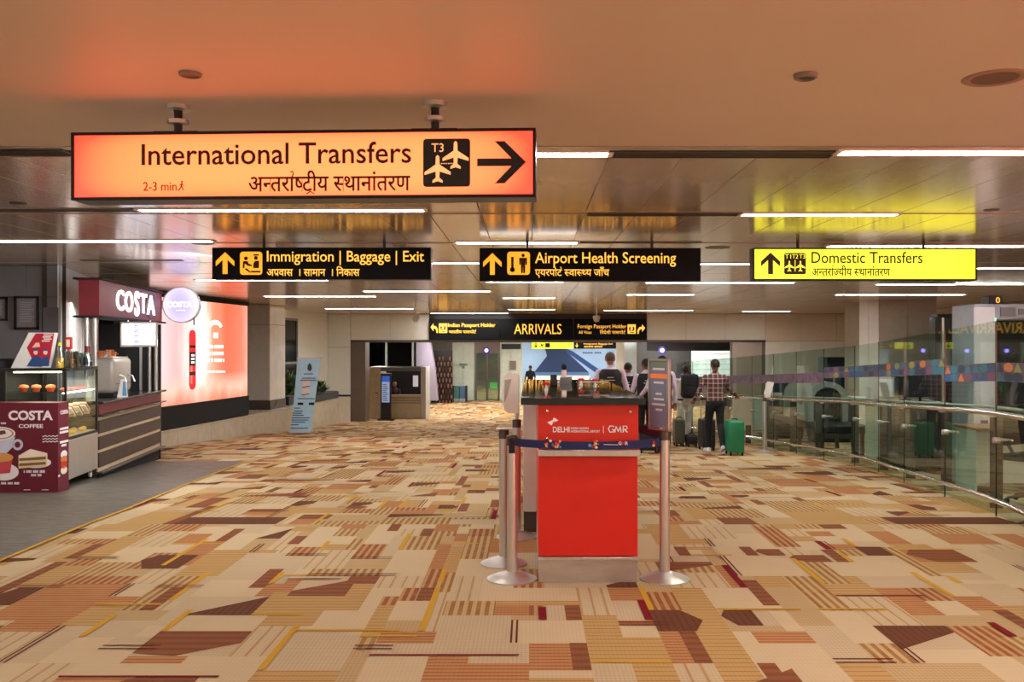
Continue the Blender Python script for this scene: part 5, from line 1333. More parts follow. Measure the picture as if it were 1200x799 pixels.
MB().box(hw-.01, hw+.03, 1.59, 3.2, 0, cz(474)).build('white_side_body', mat('counter_white', (222, 218, 214), .4), CT)
cx_ = (631+748)/2
def LC(a, b, c, e): return ((a-689.5)*k, (b-689.5)*k, cz(e), cz(c))
MC = frame((0, .004, 0), (1, 0, 0), (0, 0, 1), (0, -1, 0)); pw = mat('print_white', (232, 228, 232), .5)
word('lettering', 'DELHI', LC(648, 667.5, 500, 506.5), MC, pw, CT, bold=.02)
word('small_lettering', 'INDIRA GANDHI', LC(669, 690, 500.5, 503), MC, pw, CT, bold=.01); word('small_lettering', 'INTERNATIONAL AIRPORT', LC(669, 703, 504, 506.8), MC, pw, CT, bold=.01)
u = LC(707, 707.6, 499, 507.5); MB().box(u[0], u[1], .001, .004, u[2], u[3]).build('dividing_line', pw, CT)
# G M R monogram drawn with strokes
def strokes(nm, lst, wd, m_, par, yoff=.001):
    mb = MB()
    for pts in lst:
        for a, b in zip(pts, pts[1:]):
            A, Bv = Vector(a), Vector(b); t_ = (Bv-A).normalized(); n_ = Vector((-t_.y, t_.x))*wd/2; A = A-t_*wd*.3; Bv = Bv+t_*wd*.3
            mb.addmesh([(A.x+n_.x, yoff, A.y+n_.y), (A.x-n_.x, yoff, A.y-n_.y), (Bv.x-n_.x, yoff, Bv.y-n_.y), (Bv.x+n_.x, yoff, Bv.y+n_.y)], [(0, 1, 2, 3)])
    return mb.build(nm, m_, par, sharp=False)
def C_(x, y): return ((x-689.5)*k, cz(y))
G = [C_(719.5+.0, 499.5), C_(715, 499), C_(713, 502.5), C_(715, 506.3), C_(719, 506), C_(719.5, 503.3), C_(717.5, 503.3)]
strokes('monogram', [G, [C_(720.6, 506.3), C_(722, 499.6), C_(724.6, 505.4), C_(727, 499.6), C_(728, 506.3)], [C_(730.4, 506.3), C_(730.4, 499.3), C_(734.4, 499.3), C_(735.2, 501.3), C_(734, 503), C_(731.4, 503), C_(735.2, 506.3)]], .0068, pw, CT)
zz = [C_(641.5, 495), C_(646.5, 498.5), C_(648, 495.5), C_(654.5, 492.5), C_(649, 489), C_(648, 492)]
mb = MB(); mb.prism(zz, MC, .003); mb.build('emblem', pw, CT)
mb = MB(); mb.prism([C_(647, 495.3), C_(648.5, 494), C_(650.5, 493), C_(649.5, 494.6)], frame((0, .001, 0), (1, 0, 0), (0, 0, 1), (0, -1, 0)), .002); mb.build('emblem_mark', redp, CT)
for x, y in ((641.5, 481.5), (739, 482.5), (641, 514)):
    u = C_(x, y); MB().lathe([(0, 0), (.008, 0), (.009, .012), (0, .014)], n=14, M=frame((u[0], .006, u[1]), (1, 0, 0), (0, 0, 1), (0, -1, 0))).build('screw_cap', polished, CT)
# things on the counter top
ZT = cz(466)
def on(name, x, d, lb, cat, rz=0): return empty(name, (x, d, ZT), lb, cat, rz)
t = on('tablet_stand', XW(661, 8.3), 8.3, 'grey and white device on a slanted stand in the middle of the counter top', 'device', .2)
MB().box(-.05, .05, -.04, .05, 0, .02, bev=.004).build('foot', white, t); MB().box(-.02, .02, -.01, .02, .02, .12).build('stem', steel, t); MB().ball((0, 0, .15), (.024, .022, .028), 12).build('camera_head', blackm, t); MB().box(-.055, .055, -.05, -.035, .03, .09, M=Matrix.Rotation(.5, 4, 'X')).build('screen', mat('device_grey', (160, 166, 166), .4), t)
t = on('notice_holder', XW(694, 7.3), 7.3, 'clear acrylic holder with a white card lying at the middle of the counter top', 'holder', -.1)
MB().box(-.11, .13, -.03, .03, 0, .006, bev=.002).build('base', bg, t); MB().box(-.11, .13, -.004, .004, .05, .056).build('card_edge', white, t); MB().box(-.02, .02, -.01, .01, .0, .055).build('stem', bg, t)
for i, (x, d_) in enumerate(((640, 7.0), (681, 7.9), (697, 7.7))):
    t = on('red_ribbon', XW(x, d_), d_, ['red and white ribbon ornament near the left corner of the counter top', 'red ribbon ornament at the back of the counter top', 'red ribbon ornament right of the middle of the counter top'][i], 'ornament')
    rm = mat('ribbon_red', (206, 30, 52), .4)
    for s_ in (-1, 1): MB().ball((s_*.014, 0, .05), (.018, .010, .014), 10, M=Matrix.Rotation(s_*.5, 4, 'Y')).build('loop', rm, t)
    MB().lathe([(0, 0), (.016, 0), (.004, .045), (0, .045)], n=12).build('white_base', white, t)
t = on('phone_stand', XW(652, 7.0)+.0, 7.75, 'small black phone on a rest behind the ribbon ornament', 'phone'); MB().box(-.03, .03, -.02, .03, 0, .015, bev=.003).build('rest', blackm, t); MB().box(-.028, .028, -.005, .003, .012, .10, M=Matrix.Rotation(-.3, 4, 'X'), bev=.003).build('handset', black, t)

# ------------------------------------------------------------ stanchions, belt
def stanchion(x, d, lb, h=.95, dia=.068):
    t = empty('stanchion', (x, d, fz(d)), lb, 'stanchion', group='steel queue posts round the counter')
    MB().lathe([(0, .0), (.166, .0), (.166, .008), (.12, .028), (.05, .05), (.036, .055), (0, .055)], n=40).build('base', mat('base_steel', (205, 205, 202), .32, .85), t)
    MB().tube([(0, 0, .05), (0, 0, h)], dia/2, 24).build('post', steel, t)
    MB().lathe([(dia/2+.003, h-.06), (dia/2+.003, h), (dia/2-.004, h+.006), (0, h+.006)], n=24).build('head', darksteel, t)
    return t
sa = stanchion(XW(600, 6.12), 6.12, 'front left steel stanchion with the belt clipped to its head')
MB().box(-.02, .02, -.045, -.03, .84, .94, bev=.003).build('belt_clip', black, sa)
sb = stanchion(XW(590.5, 6.56), 6.56, 'steel stanchion with a small tray plate, behind the front left one')
MB().box(-.055, .06, -.05, .05, .957, .963, bev=.002).build('tray_plate', steel, sb)
sc_ = stanchion(XW(605.5, 7.46), 7.46, 'rear left steel stanchion carrying a white curved sign board')
pb = MB(); pb.tube([(0, 0, .95), (0, 0, 1.1)], .016, 10); pb.build('sign_pole', steel, sc_)
sd = stanchion(XW(779, 6.12), 6.12, 'right steel stanchion carrying a tall framed information sign', h=.985)
MB().box(-.05, -.034, -.02, .02, .84, .94, bev=.003).build('belt_clip', black, sd)
# curved white board seen almost edge-on
t = empty('sign_board', (XW(605.5, 7.46), 7.46, fz(7.46)+.99), 'white curved board on the rear left stanchion, seen from its side', 'sign')
k7 = 7.46/F
pts = [(1.5, -6), (-9, -6), (-14, -3), (-16.5, 6), (-17, 30), (-16, 36), (-12, 39.5), (1, 41.5), (2, 39), (2, -4)]
mb = MB(); mb.prism([(x*k7, (y+8)*k7) for x, y in pts], frame((0, 0, 0), (1, 0, 0), (0, 0, 1), (0, -1, 0)), .02); mb.build('board', mat('board_white', (240, 242, 238), .35), t)
mb = MB(); mb.prism([(x*k7, (y+8)*k7) for x, y in ((-14, 33), (-6, 34), (-10, 18), (-14.5, 6))], frame((0, -.0205, 0), (1, 0, 0), (0, 0, 1), (0, -1, 0)), .002); mb.build('grey_print', mat('board_grey', (172, 176, 166), .4), t)
MB().box(2*k7, 3.2*k7, -.02, .02, 0*k7, 47*k7).build('edge_strip', steel, t)
# framed sign on the right stanchion
FS = empty('framed_sign', (XW(777, 6.12), 6.12, .988), 'tall slim framed information sign with an orange stripe, on the right stanchion', 'sign', -.0)
k6 = 6.12/F; Rf = Matrix.Rotation(-1.02, 4, 'Z')
def fbx(nm, x0, x1, y0, y1, z0, z1, m_, par=FS, bev=.0): return MB().box(x0, x1, y0, y1, z0, z1, M=Matrix.Translation((-.025, 0, 0)) @ Rf, bev=bev).build(nm, m_, par)
wF = .105
fbx('back_plate', -wF, wF, 0, .012, 0, .475, steel, bev=.002)
fbx('printed_sheet', -wF+.012, wF-.012, -.003, 0, .015, .46, mat('sheet_grey', (128, 136, 160), .35))
fbx('orange_stripe', -wF+.012, wF-.012, -.005, -.003, .345, .375, mat('stripe_orange', (236, 120, 60), .5, emit=.25))
fbx('green_stripe', -wF+.03, wF-.03, -.005, -.003, .43, .45, mat('stripe_green', (120, 150, 90), .5))
for z in (0, .463): fbx('frame_rail', -wF, wF, -.012, .012, z, z+.012, steel)
for x in (-wF, wF-.012): fbx('frame_rail', x, x+.012, -.012, .012, 0, .475, steel)
mb = MB()
for z, a, b in ((.235, -.03, .03), (.20, -.05, .05), (.165, -.07, .06), (.13, -.03, .035), (.40, -.06, .06), (.31, -.05, .05)): mb.box(a, b, -.006, -.003, z, z+.014, M=Matrix.Translation((-.025, 0, 0)) @ Rf)
tag(mb.build('printed_lines', pw, FS), kind='stuff')
MB().tube([(0, 0, -.0), (0, 0, .02)], .03, 16).build('socket', steel, FS)
# the belt
zb0, zb1 = .890, .943
xa, xb = XW(600, 6.12)+.03, XW(779, 6.12)-.04
t = empty('queue_belt', (xa, 6.08, zb0), 'navy blue printed queue belt stretched in front of the red counter', 'belt')
n = 24; Vb, Fb = [], []
def by(s): return -.02-.11*min(1, max(0, math.sin(math.pi*s))**.5)
for i in range(n+1):
    s = i/n; x = (xb-xa)*s; y = by(s); dz = -.012*math.sin(math.pi*s)
    Vb += [(x, y, dz), (x, y, zb1-zb0+dz), (x, y+.0015, dz), (x, y+.0015, zb1-zb0+dz)]
for i in range(n):
    a = i*4; b = a+4; Fb += [(a, b, b+1, a+1), (a+2, a+3, b+3, b+2), (a+1, b+1, b+3, a+3), (a, a+2, b+2, b)]
mb = MB(); mb.addmesh(Vb, Fb); mb.build('webbing', mat('belt_navy', (22, 34, 86), .7), t)
L6 = xb-xa
def bp(sx): return (L6*sx, by(sx)-.003)
cs = [mat('belt_'+n_, c, .6) for n_, c in (('red', (206, 60, 50)), ('cream', (226, 214, 190)), ('skyblue', (90, 150, 210)), ('ochre', (220, 170, 90)))]
rr = random.Random(9)
for sx in (.20, .235, .27, .30, .52, .53, .93):
    x, y = bp(sx)
    for j in range(5):
        mb = MB(); cx2, cz2, R = x+rr.uniform(-.03, .03), rr.uniform(.012, .054), rr.uniform(.006, .012)
        mb.addmesh([(cx2+R*math.cos(q*math.pi/3), y, cz2-.01*math.sin(math.pi*sx)+R*math.sin(q*math.pi/3)) for q in range(6)], [tuple(range(6))]); mb.build('printed_motif', cs[j % 4], t, sharp=False)
x, y = bp(.60); strokes('printed_line', [[(x, .022), (x+.09, .02)]], .004, cs[1], t, y)
x, y = bp(.70)
for i, c_ in enumerate((cs[1], cs[0], cs[1])): word('monogram_letter', 'GMR'[i], (x+i*.022, x+i*.022+.019, .018, .040), frame((0, y, 0), (1, 0, 0), (0, 0, 1), (0, -1, 0)), c_, t, bold=.03, th=.001)
# second belt running back from the right stanchion
t = empty('queue_belt', (XW(779, 6.12)+.0, 6.16, zb0), 'short navy and red patterned belt hanging beyond the right stanchion beside the counter', 'belt')
E0 = Vector((-.02, 0, .03)); E1 = Vector((-.13, 1.3, .0))
mb = MB(); mb.addmesh([E0, E1, E1+Vector((0, 0, .065)), E0+Vector((0, 0, .065)), E0+Vector((.002, 0, 0)), E1+Vector((.002, 0, 0)), E1+Vector((.002, 0, .065)), E0+Vector((.002, 0, .065))], [(0, 1, 2, 3), (4, 7, 6, 5), (0, 4, 5, 1), (3, 2, 6, 7)]); mb.build('webbing', mat('belt_navy', (22, 34, 86), .7), t)
# stanchion with white sign by the balustrade
d = 16.55
s6 = stanchion(XW(896, d), d, 'lone steel stanchion standing beside the balustrade right of the green suitcase', h=.98, dia=.075)
t = empty('sign_board', (XW(896, d), d, fz(d)+.986), 'small white tilted sign board on the lone stanchion by the balustrade', 'sign')
kq = d/F
mb = MB(); mb.prism([(1*kq, 0), (6.5*kq, .5*kq), (11*kq, 18*kq), (3*kq, 19*kq), (-1*kq, 5*kq)], frame((0, 0, 0), (1, 0, 0), (0, 0, 1), (0, -1, 0)), .012); mb.build('board', white, t)
MB().tube([(0, .01, 0), (.06, .01, .1)], .012, 8).build('holder', steel, t)
# grey low board in front of the far rail end
d = 18.6
t = empty('notice_board', (XW(868, d), d, fz(d)), 'beige low panel standing behind the green suitcase', 'panel')
MB().box(-.15, .28, 0, .02, .40, .95, bev=.004).build('board', mat('panel_beige', (176, 172, 150), .5), t)
for x in (-.1, .22): MB().box(x, x+.03, .0, .03, 0, .42).build('leg', steel, t)
#%%FAR
# ------------------------------------------------------------ booth and totem in the opening
d = 33.0; k = d/F; zb = fz(d)
bt = empty('enquiry_booth', (XW(433, d), d, zb), 'khaki staffed booth with a wide window opening in the background on the left', 'booth')
kh = mat('booth_khaki', (176, 160, 132), .4); Hh = 61*k
MB().box(0, 13*k, 0, 1.4, 0, Hh, bev=.01).build('left_panel', kh, bt); MB().box(13*k, 60*k, .02, .5, 0, 27*k, bev=.01).build('counter_front', kh, bt)
for z in (18.5, 21.5, 24.5): MB().box(13*k, 60*k, .0, .03, z*k, (z+.6)*k).build('groove', darksteel, bt)
MB().box(60*k, 66*k, 0, 1.4, 0, Hh, bev=.01).build('right_panel', mat('booth_silver', (168, 164, 160), .3), bt)
MB().box(13*k, 60*k, 0, .3, Hh-5*k, Hh, bev=.01).build('lintel', darksteel, bt); MB().box(13*k, 60*k, 1.3, 1.4, 0, Hh).build('back_wall', black, bt)
MB().box(13*k, 60*k, -.03, .55, 27*k, 28*k).build('ledge', beige, bt)
MB().box(51*k, 57*k, -.01, .0, 38*k, 51*k).build('paper_notice', mat('paper_lit', (226, 226, 236), .5, emit=.3), bt)
MB().box(7*k, 10*k, -.01, 0, 30*k, 31*k).build('handle', black, bt)
d = 31.8; k = d/F
tt = empty('information_totem', (XW(452, d), d, fz(d)), 'black and blue standing information totem in front of the booth', 'totem')
MB().box(-6*k, 6*k, 0, .15, 0, 55*k, bev=.01).build('body', black, tt); MB().box(-9*k, 10*k, -.15, .3, 0, 1.5*k).build('foot', black, tt)
MB().box(-4.5*k, 4.5*k, -.01, 0, 45*k, 52*k).build('blue_header', mat('totem_blue', (40, 90, 190), .4, emit=.5), tt); MB().box(-4.5*k, 4.5*k, -.01, 0, 21*k, 45*k).build('lit_text_panel', mat('totem_text', (150, 170, 210), .5, emit=.4), tt)
mb = MB()
for i in range(9): mb.box(-3.2*k, (2.8-(i % 3))*k, -.02, -.01, (23+i*2.3)*k, (23.8+i*2.3)*k)
tag(mb.build('printed_lines', mat('totem_ink', (40, 60, 110), .5), tt), kind='stuff')
# copper shingle screen
d = 44.0; k = d/F
sx = empty('decorative_screen', (XW(507, d), d, fz(d)), 'tall screen of hanging copper leaf tiles on black in the background', 'screen')
MB().box(-2*k, 23*k, .1, .3, 0, 62*k).build('backing', black, sx)
copm = [mat('copper_leaf', (196, 140, 116), .3, .6), mat('copper_leaf_dark', (120, 78, 66), .35, .6)]
rr = random.Random(2)
for r in range(9):
    for c in range(6):
        if c*4.0 < 2+(8-r)*-1.2+4-(r*.6)*0 and r > 5 and c < 1: continue
        z = (55-r*6.4)*k; x = (c*4+(r % 2)*2)*k
        tl = MB(); tl.addmesh([(x, 0, z), (x+1.4*k, -.08, z-1.5*k), (x+1.1*k, -.12, z-5*k), (x+.1*k, -.02, z-6.2*k), (x-.8*k, -.02, z-3*k), (x+.2*k, .1, z-3*k)], [(0, 1, 2, 3, 4), (0, 4, 5), (0, 5, 1), (1, 5, 2), (2, 5, 3), (3, 5, 4)])
        tl.build('leaf_tile', copm[0 if rr.random() < .75 else 1], sx, sharp=False)
# recycling bins
d = 45.0; k = d/F
t = empty('recycling_bin', (XW(539, d), d, fz(d)), 'dark green and blue pair of recycling bins before the pale wall', 'bin')
for i, (a, m_) in enumerate(((-7, mat('bin_green', (60, 100, 96), .4)), (0, mat('bin_blue', (54, 88, 120), .4)))): MB().box(a*k, (a+6.6)*k, -.2, .3, 4*k, 18*k, bev=.02).build('bin_body', m_, t); MB().box(a*k, (a+6.6)*k, -.2, .3, 0, 4*k).build('bin_base', mat('bin_grey', (130, 150, 146), .4), t)
for a in (-8.5, 6.6): MB().box(a*k, (a+1.6)*k, -.25, .35, 0, 18.5*k).build('end_post', blackm, t)
for x in (570, 776):
    t = empty('signal_lamp', P(x, 410.5, 45.8 if x < 600 else 39.45), 'small blue violet glowing lamp over the '+('glazed door' if x < 600 else 'dark far passage behind the people'), 'lamp')
    MB().ball((0, 0, 0), (.09, .06, .09), 14).build('lens', mat('lamp_violet', (120, 110, 255), .4, emit=7, ecol=(150, 140, 255)), t); MB().lathe([(.17, .04), (.17, .08), (0, .08)], n=20, M=Matrix.Rotation(math.pi/2, 4, 'X') @ Matrix.Translation((0, 0, -.14))).build('bezel', mat('bezel_violet', (60, 50, 120), .5), t)
t = empty('wall_sign', P(599, 406, 45.9), 'small black sign at the top of the pale wall right of the glazed door', 'sign'); MB().box(-.48, .48, 0, .05, -.13, .13).build('plate', black, t)
t = empty('wall_sign', P(601, 428, 45.9), 'brown square plate on the pale wall right of the glazed door', 'sign'); MB().box(-.16, .16, 0, .05, -.22, .22).build('plate', taupe, t)
t = empty('wall_sign', P(543, 427, 45.9), 'small grey lettered plate on the pale wall left of the glazed door', 'sign'); MB().box(-.2, .2, 0, .04, -.05, .05).build('plate', mat('plate_grey', (110, 120, 112), .4), t); MB().box(-.06, .06, 0, .04, -.2, -.08).build('plate', mat('plate_grey', (110, 120, 112), .4), t)
# blue mural wall
d = 56.0; k = d/F
mu = empty('mural_wall', (XW(612, d), d, fz(d)), 'wide pale blue mural with dark navy triangle over a glowing white counter', 'mural')
def mx(px_): return (px_-612)*k
def mz(py): return ZW(py, d)-fz(d)
MB().box(0, mx(745), 0, .2, 0, 3.4).build('wall_body', mat('mural_blue', (140, 170, 204), .5, var=.12, vscale=.6), mu)
Mm = frame((0, -.004, 0), (1, 0, 0), (0, 0, 1), (0, -1, 0))
for pts, m_ in (([(636, 398), (641, 417), (626, 436), (690, 436), (664, 412), (657, 398)], mat('mural_navy', (24, 48, 92), .5)), ([(660, 407), (672, 412), (704, 434), (697, 436), (666, 414)], mat('mural_deep', (30, 60, 120), .5)), ([(626, 436), (690, 436), (690, 441), (620, 441)], mat('mural_steel', (70, 110, 156), .5))):
    mb = MB(); mb.prism([(mx(a), mz(b)) for a, b in pts], Mm, .01); mb.build('painted_shape', m_, mu)
mb = MB()
for i in range(11):
    if i != 6: mb.box(mx(683+i*2), mx(684.4+i*2), -.02, -.004, mz(414.3), mz(412.3))
tag(mb.build('small_lettering', mat('mural_navy', (24, 48, 92), .5), mu), kind='stuff')
lc = empty('lit_counter', (XW(616, 52), 52, fz(52)), 'long glowing white counter front below the blue mural', 'counter')
kk = 52/F
MB().box(0, (690-616)*kk, 0, .6, 0, ZW(442, 52)-fz(52), bev=.02).build('lit_front', mat('counter_lit', (240, 244, 246), .5, emit=.9, ecol=(236, 242, 246)), lc)
MB().box(-.05, (692-616)*kk, -.05, .7, ZW(442, 52)-fz(52), ZW(442, 52)-fz(52)+.08).build('counter_top', white, lc)
# potted palm beyond the group
plant((XW(748, 34), 34, fz(34)+.9), 60, .6, .5, 'green bushy plant in the background between the waistcoated staff', 21, lambda t: MB().lathe([(0, -.9), (.25, -.9), (.35, 0), (0, 0)], n=18).build('pot', darksteel, t))
# glazed panels behind the staff on the right
t = empty('glass_partition', (XW(731, 38), 38, fz(38)), 'pale frosted glass partition behind the waistcoated staff', 'partition')
MB().box(0, (746-731)*38/F, 0, .04, 0, 3.0).build('pane', mat('frost_blue', (176, 192, 204), .3), t)
for x in (0, (746-731)*38/F-.05): MB().box(x, x+.05, -.03, .06, 0, 3.05).build('frame', steel, t)
# light rows of the far hall
for i, (x, y) in enumerate([(-7, 34), (-2.5, 34), (3, 34), (8, 34), (-6, 38), (-1, 38), (5, 38.0), (-3.5, 42), (1, 43), (6, 40.5), (-1, 49), (3, 49), (-1, 54), (4, 54), (-6, 49)]):
    t = empty('ceiling_light', (x, y, 1.99), 'white strip light of the far hall hidden above the ARRIVALS header', 'light', group='linear lights of the far hall')
    MB().box(-1, 1, -.08, .08, 0, .012).build('diffuser', mat('far_strip', (255, 250, 244), .5, emit=130, ecol=(255, 248, 240), var=0), t)
#%%PEOPLE
# ------------------------------------------------------------ people
def cap_tube(mb, a, b, ra, rb, n=12):
    """rounded cone from a to b"""
    a, b = Vector(a), Vector(b); d = (b-a); L = d.length
    if L < 1e-6: return
    u = d/L; pts, rs = [], []
    for k in (0, 1, 2): t = math.pi/2*k/3; pts.append(a-u*ra*math.cos(t)); rs.append(max(.0008, ra*math.sin(t)))
    pts += [a, b]; rs += [ra, rb]
    for k in (2, 1, 0): t = math.pi/2*k/3; pts.append(b+u*rb*math.cos(t)); rs.append(max(.0008, rb*math.sin(t)))
    mb.tube(pts, rs, n)
def loft(mb, rings, n=24):
    """rings: (cx, cy, z, rx, ry)"""
    R = [[mb.bm.verts.new((cx+rx*math.cos(2*math.pi*k/n), cy+ry*math.sin(2*math.pi*k/n), z)) for k in range(n)] for cx, cy, z, rx, ry in rings]
    for A, B_ in zip(R, R[1:]):
        for k in range(n): mb.bm.faces.new((A[k], A[(k+1) % n], B_[(k+1) % n], B_[k]))
    mb.bm.faces.new(R[0][::-1]); mb.bm.faces.new(R[-1])
TORSO = [(.86, .150, .105), (.92, .172, .122), (.99, .168, .120), (1.08, .152, .108), (1.18, .158, .112), (1.28, .172, .118), (1.36, .176, .112), (1.41, .160, .096), (1.445, .105, .078), (1.47, .062, .060)]
def person(label, x, y, hgt, face, arms, step, cols, voxel=.0105, hair=(22, 18, 16), vest=None, head_turn=0.0, lean=0.0, fat=1.0, untuck=False):
    """face: heading about z (0 looks along +Y). arms: ((elbow),(wrist)) per side in body axes; step: (right foot y, left foot y)"""
    sc = hgt/1.71
    root = empty('person', (x, y, fz(y)), label, 'person', face)
    skin, top, trs, shoe = cols
    segs = []       # (a, b, ra, rb, material)
    mb = MB()
    def lean_(p): p = Vector(p); return Vector((p.x, p.y+lean*max(0, p.z-.9), p.z))
    loft(mb, [(0, lean*max(0, z-.9), z, rx*fat, ry*fat) for z, rx, ry in TORSO])
    segs.append((lean_((0, 0, 1.02)), lean_((0, 0, 1.40)), .17, .15, 1)); segs.append((lean_((-.15, 0, 1.39)), lean_((.15, 0, 1.39)), .06, .06, 1)); segs.append((lean_((0, 0, .86)), lean_((0, 0, .95)), .16, .16, 1 if untuck else 2))
    def limb(a, b, ra, rb, mi): cap_tube(mb, a, b, ra, rb); segs.append((Vector(a), Vector(b), ra, rb, mi))
    # neck and head
    hz = Vector((0, lean*.7, 1.60))
    limb(lean_((0, -.005, 1.44)), hz+Vector((0, -.01, -.07)), .056, .052, 0)
    Rh = Matrix.Rotation(head_turn, 4, 'Z')
    def hp(v): return hz+(Rh @ Vector(v))
    MH = Rh.to_3x3().to_4x4()
    mb.ball(hz+Vector((0, 0, .015)), (.077, .095, .100), 20, M=MH); mb.ball(hp((0, .022, -.045)), (.056, .066, .062), 16, M=MH)
    segs.append((hz+Vector((0, 0, -.05)), hz+Vector((0, 0, .05)), .095, .095, 0))
    mb.ball(hp((0, .098, -.012)), (.012, .020, .024), 10, M=MH)           # nose
    for s_ in (-1, 1): mb.ball(hp((s_*.080, -.004, -.002)), (.010, .020, .031), 10, M=MH)
    # legs
    for s_, fy in ((1, step[0]), (-1, step[1])):
        hip = Vector((s_*.088*fat, 0, .88)); lift = .0 if abs(fy) < .2 else .0
        ank = Vector((s_*.085, fy, .095+(.05 if fy < -.12 else 0)))
        knee = (hip+ank)/2+Vector((s_*.008, .045+(.05 if fy < -.12 else 0), .02))
        limb(hip, knee, .092*fat, .068, 2); limb(knee, ank, .066, .050, 2)
        toe = ank+Vector((s_*.02, .155, -.055 if fy >= -.12 else -.085)); heel = ank+Vector((0, -.045, -.050 if fy >= -.12 else -.02))
        limb(heel, toe, .042, .036, 3); limb(ank, heel, .045, .042, 3)
        toes = (heel, toe, s_)
    # arms with hands
    for s_, (el, wr, closed) in zip((1, -1), arms):
        sh = lean_((s_*.178*fat, 0, 1.385)); el = Vector((s_*el[0], el[1], el[2])); wr = Vector((s_*wr[0], wr[1], wr[2]))
        limb(sh, el, .056, .045, 1); limb(el, wr, .043, .034, 1)
        d = (wr-el).normalized(); side = d.cross(Vector((0, 1, 0)) if abs(d.y) < .8 else Vector((0, 0, 1))).normalized(); nrm = d.cross(side)
        palm = wr+d*.075; limb(wr, wr+d*.02, .030, .030, 0)
        for o in (-.026, -.009, .009, .026): cap_tube(mb, wr+d*.015+side*o*.6, palm+side*o, .0165, .0145, 8)
        segs.append((wr+d*.02, palm+d*.09, .04, .04, 0))
        for j, (o, L) in enumerate(((-.030, .062), (-.010, .074), (.010, .07), (.030, .055))):
            b1 = palm+side*o; curl = 1.0 if closed else .25
            m1 = b1+(d*(1-.3*curl)+nrm*.9*curl*s_).normalized()*L*.5; e1 = m1+(d*(1-1.2*curl)+nrm*1.1*curl*s_).normalized()*L*.5
            cap_tube(mb, b1, m1, .0105, .0098, 8); cap_tube(mb, m1, e1, .0098, .0085, 8)
        th = wr+d*.03+side*(-.03)*s_; cap_tube(mb, th, th+d*.035+side*(-.025)*s_+nrm*.02*s_, .013, .0095, 8)
    bmesh.ops.recalc_face_normals(mb.bm, faces=mb.bm.faces)
    me = bpy.data.meshes.new('raw'); mb.bm.to_mesh(me); mb.bm.free()
    tmp = bpy.data.objects.new('raw', me); COL.objects.link(tmp)
    md = tmp.modifiers.new('r', 'REMESH'); md.mode = 'VOXEL'; md.voxel_size = voxel; md.adaptivity = 0
    ms = tmp.modifiers.new('s', 'SMOOTH'); ms.factor = .5; ms.iterations = 3
    body = bpy.data.meshes.new_from_object(tmp.evaluated_get(bpy.context.evaluated_depsgraph_get()))
    bpy.data.objects.remove(tmp); bpy.data.meshes.remove(me)
    nf = len(body.polygons); co = np.empty(nf*3); body.polygons.foreach_get('center', co); co = co.reshape(-1, 3)
    best = np.full(nf, 1e9); mi = np.zeros(nf, dtype=np.int32)
    for a, b, ra, rb, m_ in segs:
        a_, b_ = np.array(a), np.array(b); d = b_-a_; L2 = d@d+1e-12
        t = np.clip(((co-a_)@d)/L2, 0, 1); q = a_+t[:, None]*d; r = ra+(rb-ra)*t
        dist = np.linalg.norm(co-q, axis=1)/r
        w_ = dist < best; best[w_] = dist[w_]; mi[w_] = m_
    body.polygons.foreach_set('use_smooth', np.ones(nf, dtype=bool))
    body.materials.clear()
    for m_ in (skin, top, trs, shoe): body.materials.append(m_)
    body.polygons.foreach_set('material_index', mi.astype(np.int32)); body.update()
    body.name = 'body'; bo = bpy.data.objects.new('body', body); COL.objects.link(bo); bo.parent = root; bo.scale = (1, 1, 1)
    # hair: a cap over crown and back of the head
    hm = mat('hair_%d_%d_%d' % hair, hair, .7, var=.3, vscale=60, bump=.4, bscale=120)
    mb = MB(); mb.ball((0, 0, 0), 1, 24)
    for v in list(mb.bm.verts):
        c = v.co
        if c.z < -.42 or (c.y > .25 and c.z < .42) or (abs(c.x) > .8 and c.z < -.05): mb.bm.verts.remove(v)
    for v in mb.bm.verts: v.co = hp((v.co.x*.086, v.co.y*.103-.004, v.co.z*.108+.018))
    ho = mb.build('hair', hm, root, norm=True)
    for s_ in (-1, 1): MB().ball(hp((s_*.030, .088, .012)), (.012, .006, .007), 8).build('eye', mat('eye_dark', (30, 24, 22), .3), root)
    mb = MB(); mb.ball(hp((0, .087, -.058)), (.024, .006, .006), 8, M=MH); mb.build('mouth', mat('lip', (140, 84, 74), .5), root)
    # collar
    if vest != 'none':
        mb = MB(); mb.lathe([(.066, 1.43), (.068, 1.475), (.060, 1.478)], c=(0, lean*.55, 0), n=20); mb.build('collar', top, root)
    if vest and vest != 'none':
        mb = MB(); n = 28; rg = [(z, rx*fat+.013, ry*fat+.016) for z, rx, ry in TORSO if .92 <= z < 1.40]
        rg = [(.90, .185*fat, .135*fat)]+rg+[(1.405, .168*fat, .104), (1.44, .120*fat, .088)]
        R = [[mb.bm.verts.new((rx*math.cos(2*math.pi*k/n), lean*max(0, z-.9)+ry*math.sin(2*math.pi*k/n), z)) for k in range(n)] for z, rx, ry in rg]
        for i, (A, B_) in enumerate(zip(R, R[1:])):
            for k in range(n):
                a = 2*math.pi*(k+.5)/n
                if rg[i][0] > 1.30 and abs(math.cos(a)) > .965: continue        # armholes
                f = mb.bm.faces.new((A[k], A[(k+1) % n], B_[(k+1) % n], B_[k])); f.smooth = True
        vo = mb.build('vest', vest, root)
        mb = MB(); wr_ = mat('vest_print', (196, 200, 206), .5)
        for z, a, b in ((1.30, -.05, .05), (1.255, -.075, .075), (1.18, -.065, .065), (1.15, -.04, .04)):
            mb.box(a, b, -.142+lean*(z-.9), -.136+lean*(z-.9), z, z+.011)
        tag(mb.build('back_print', wr_, vo), kind='stuff')
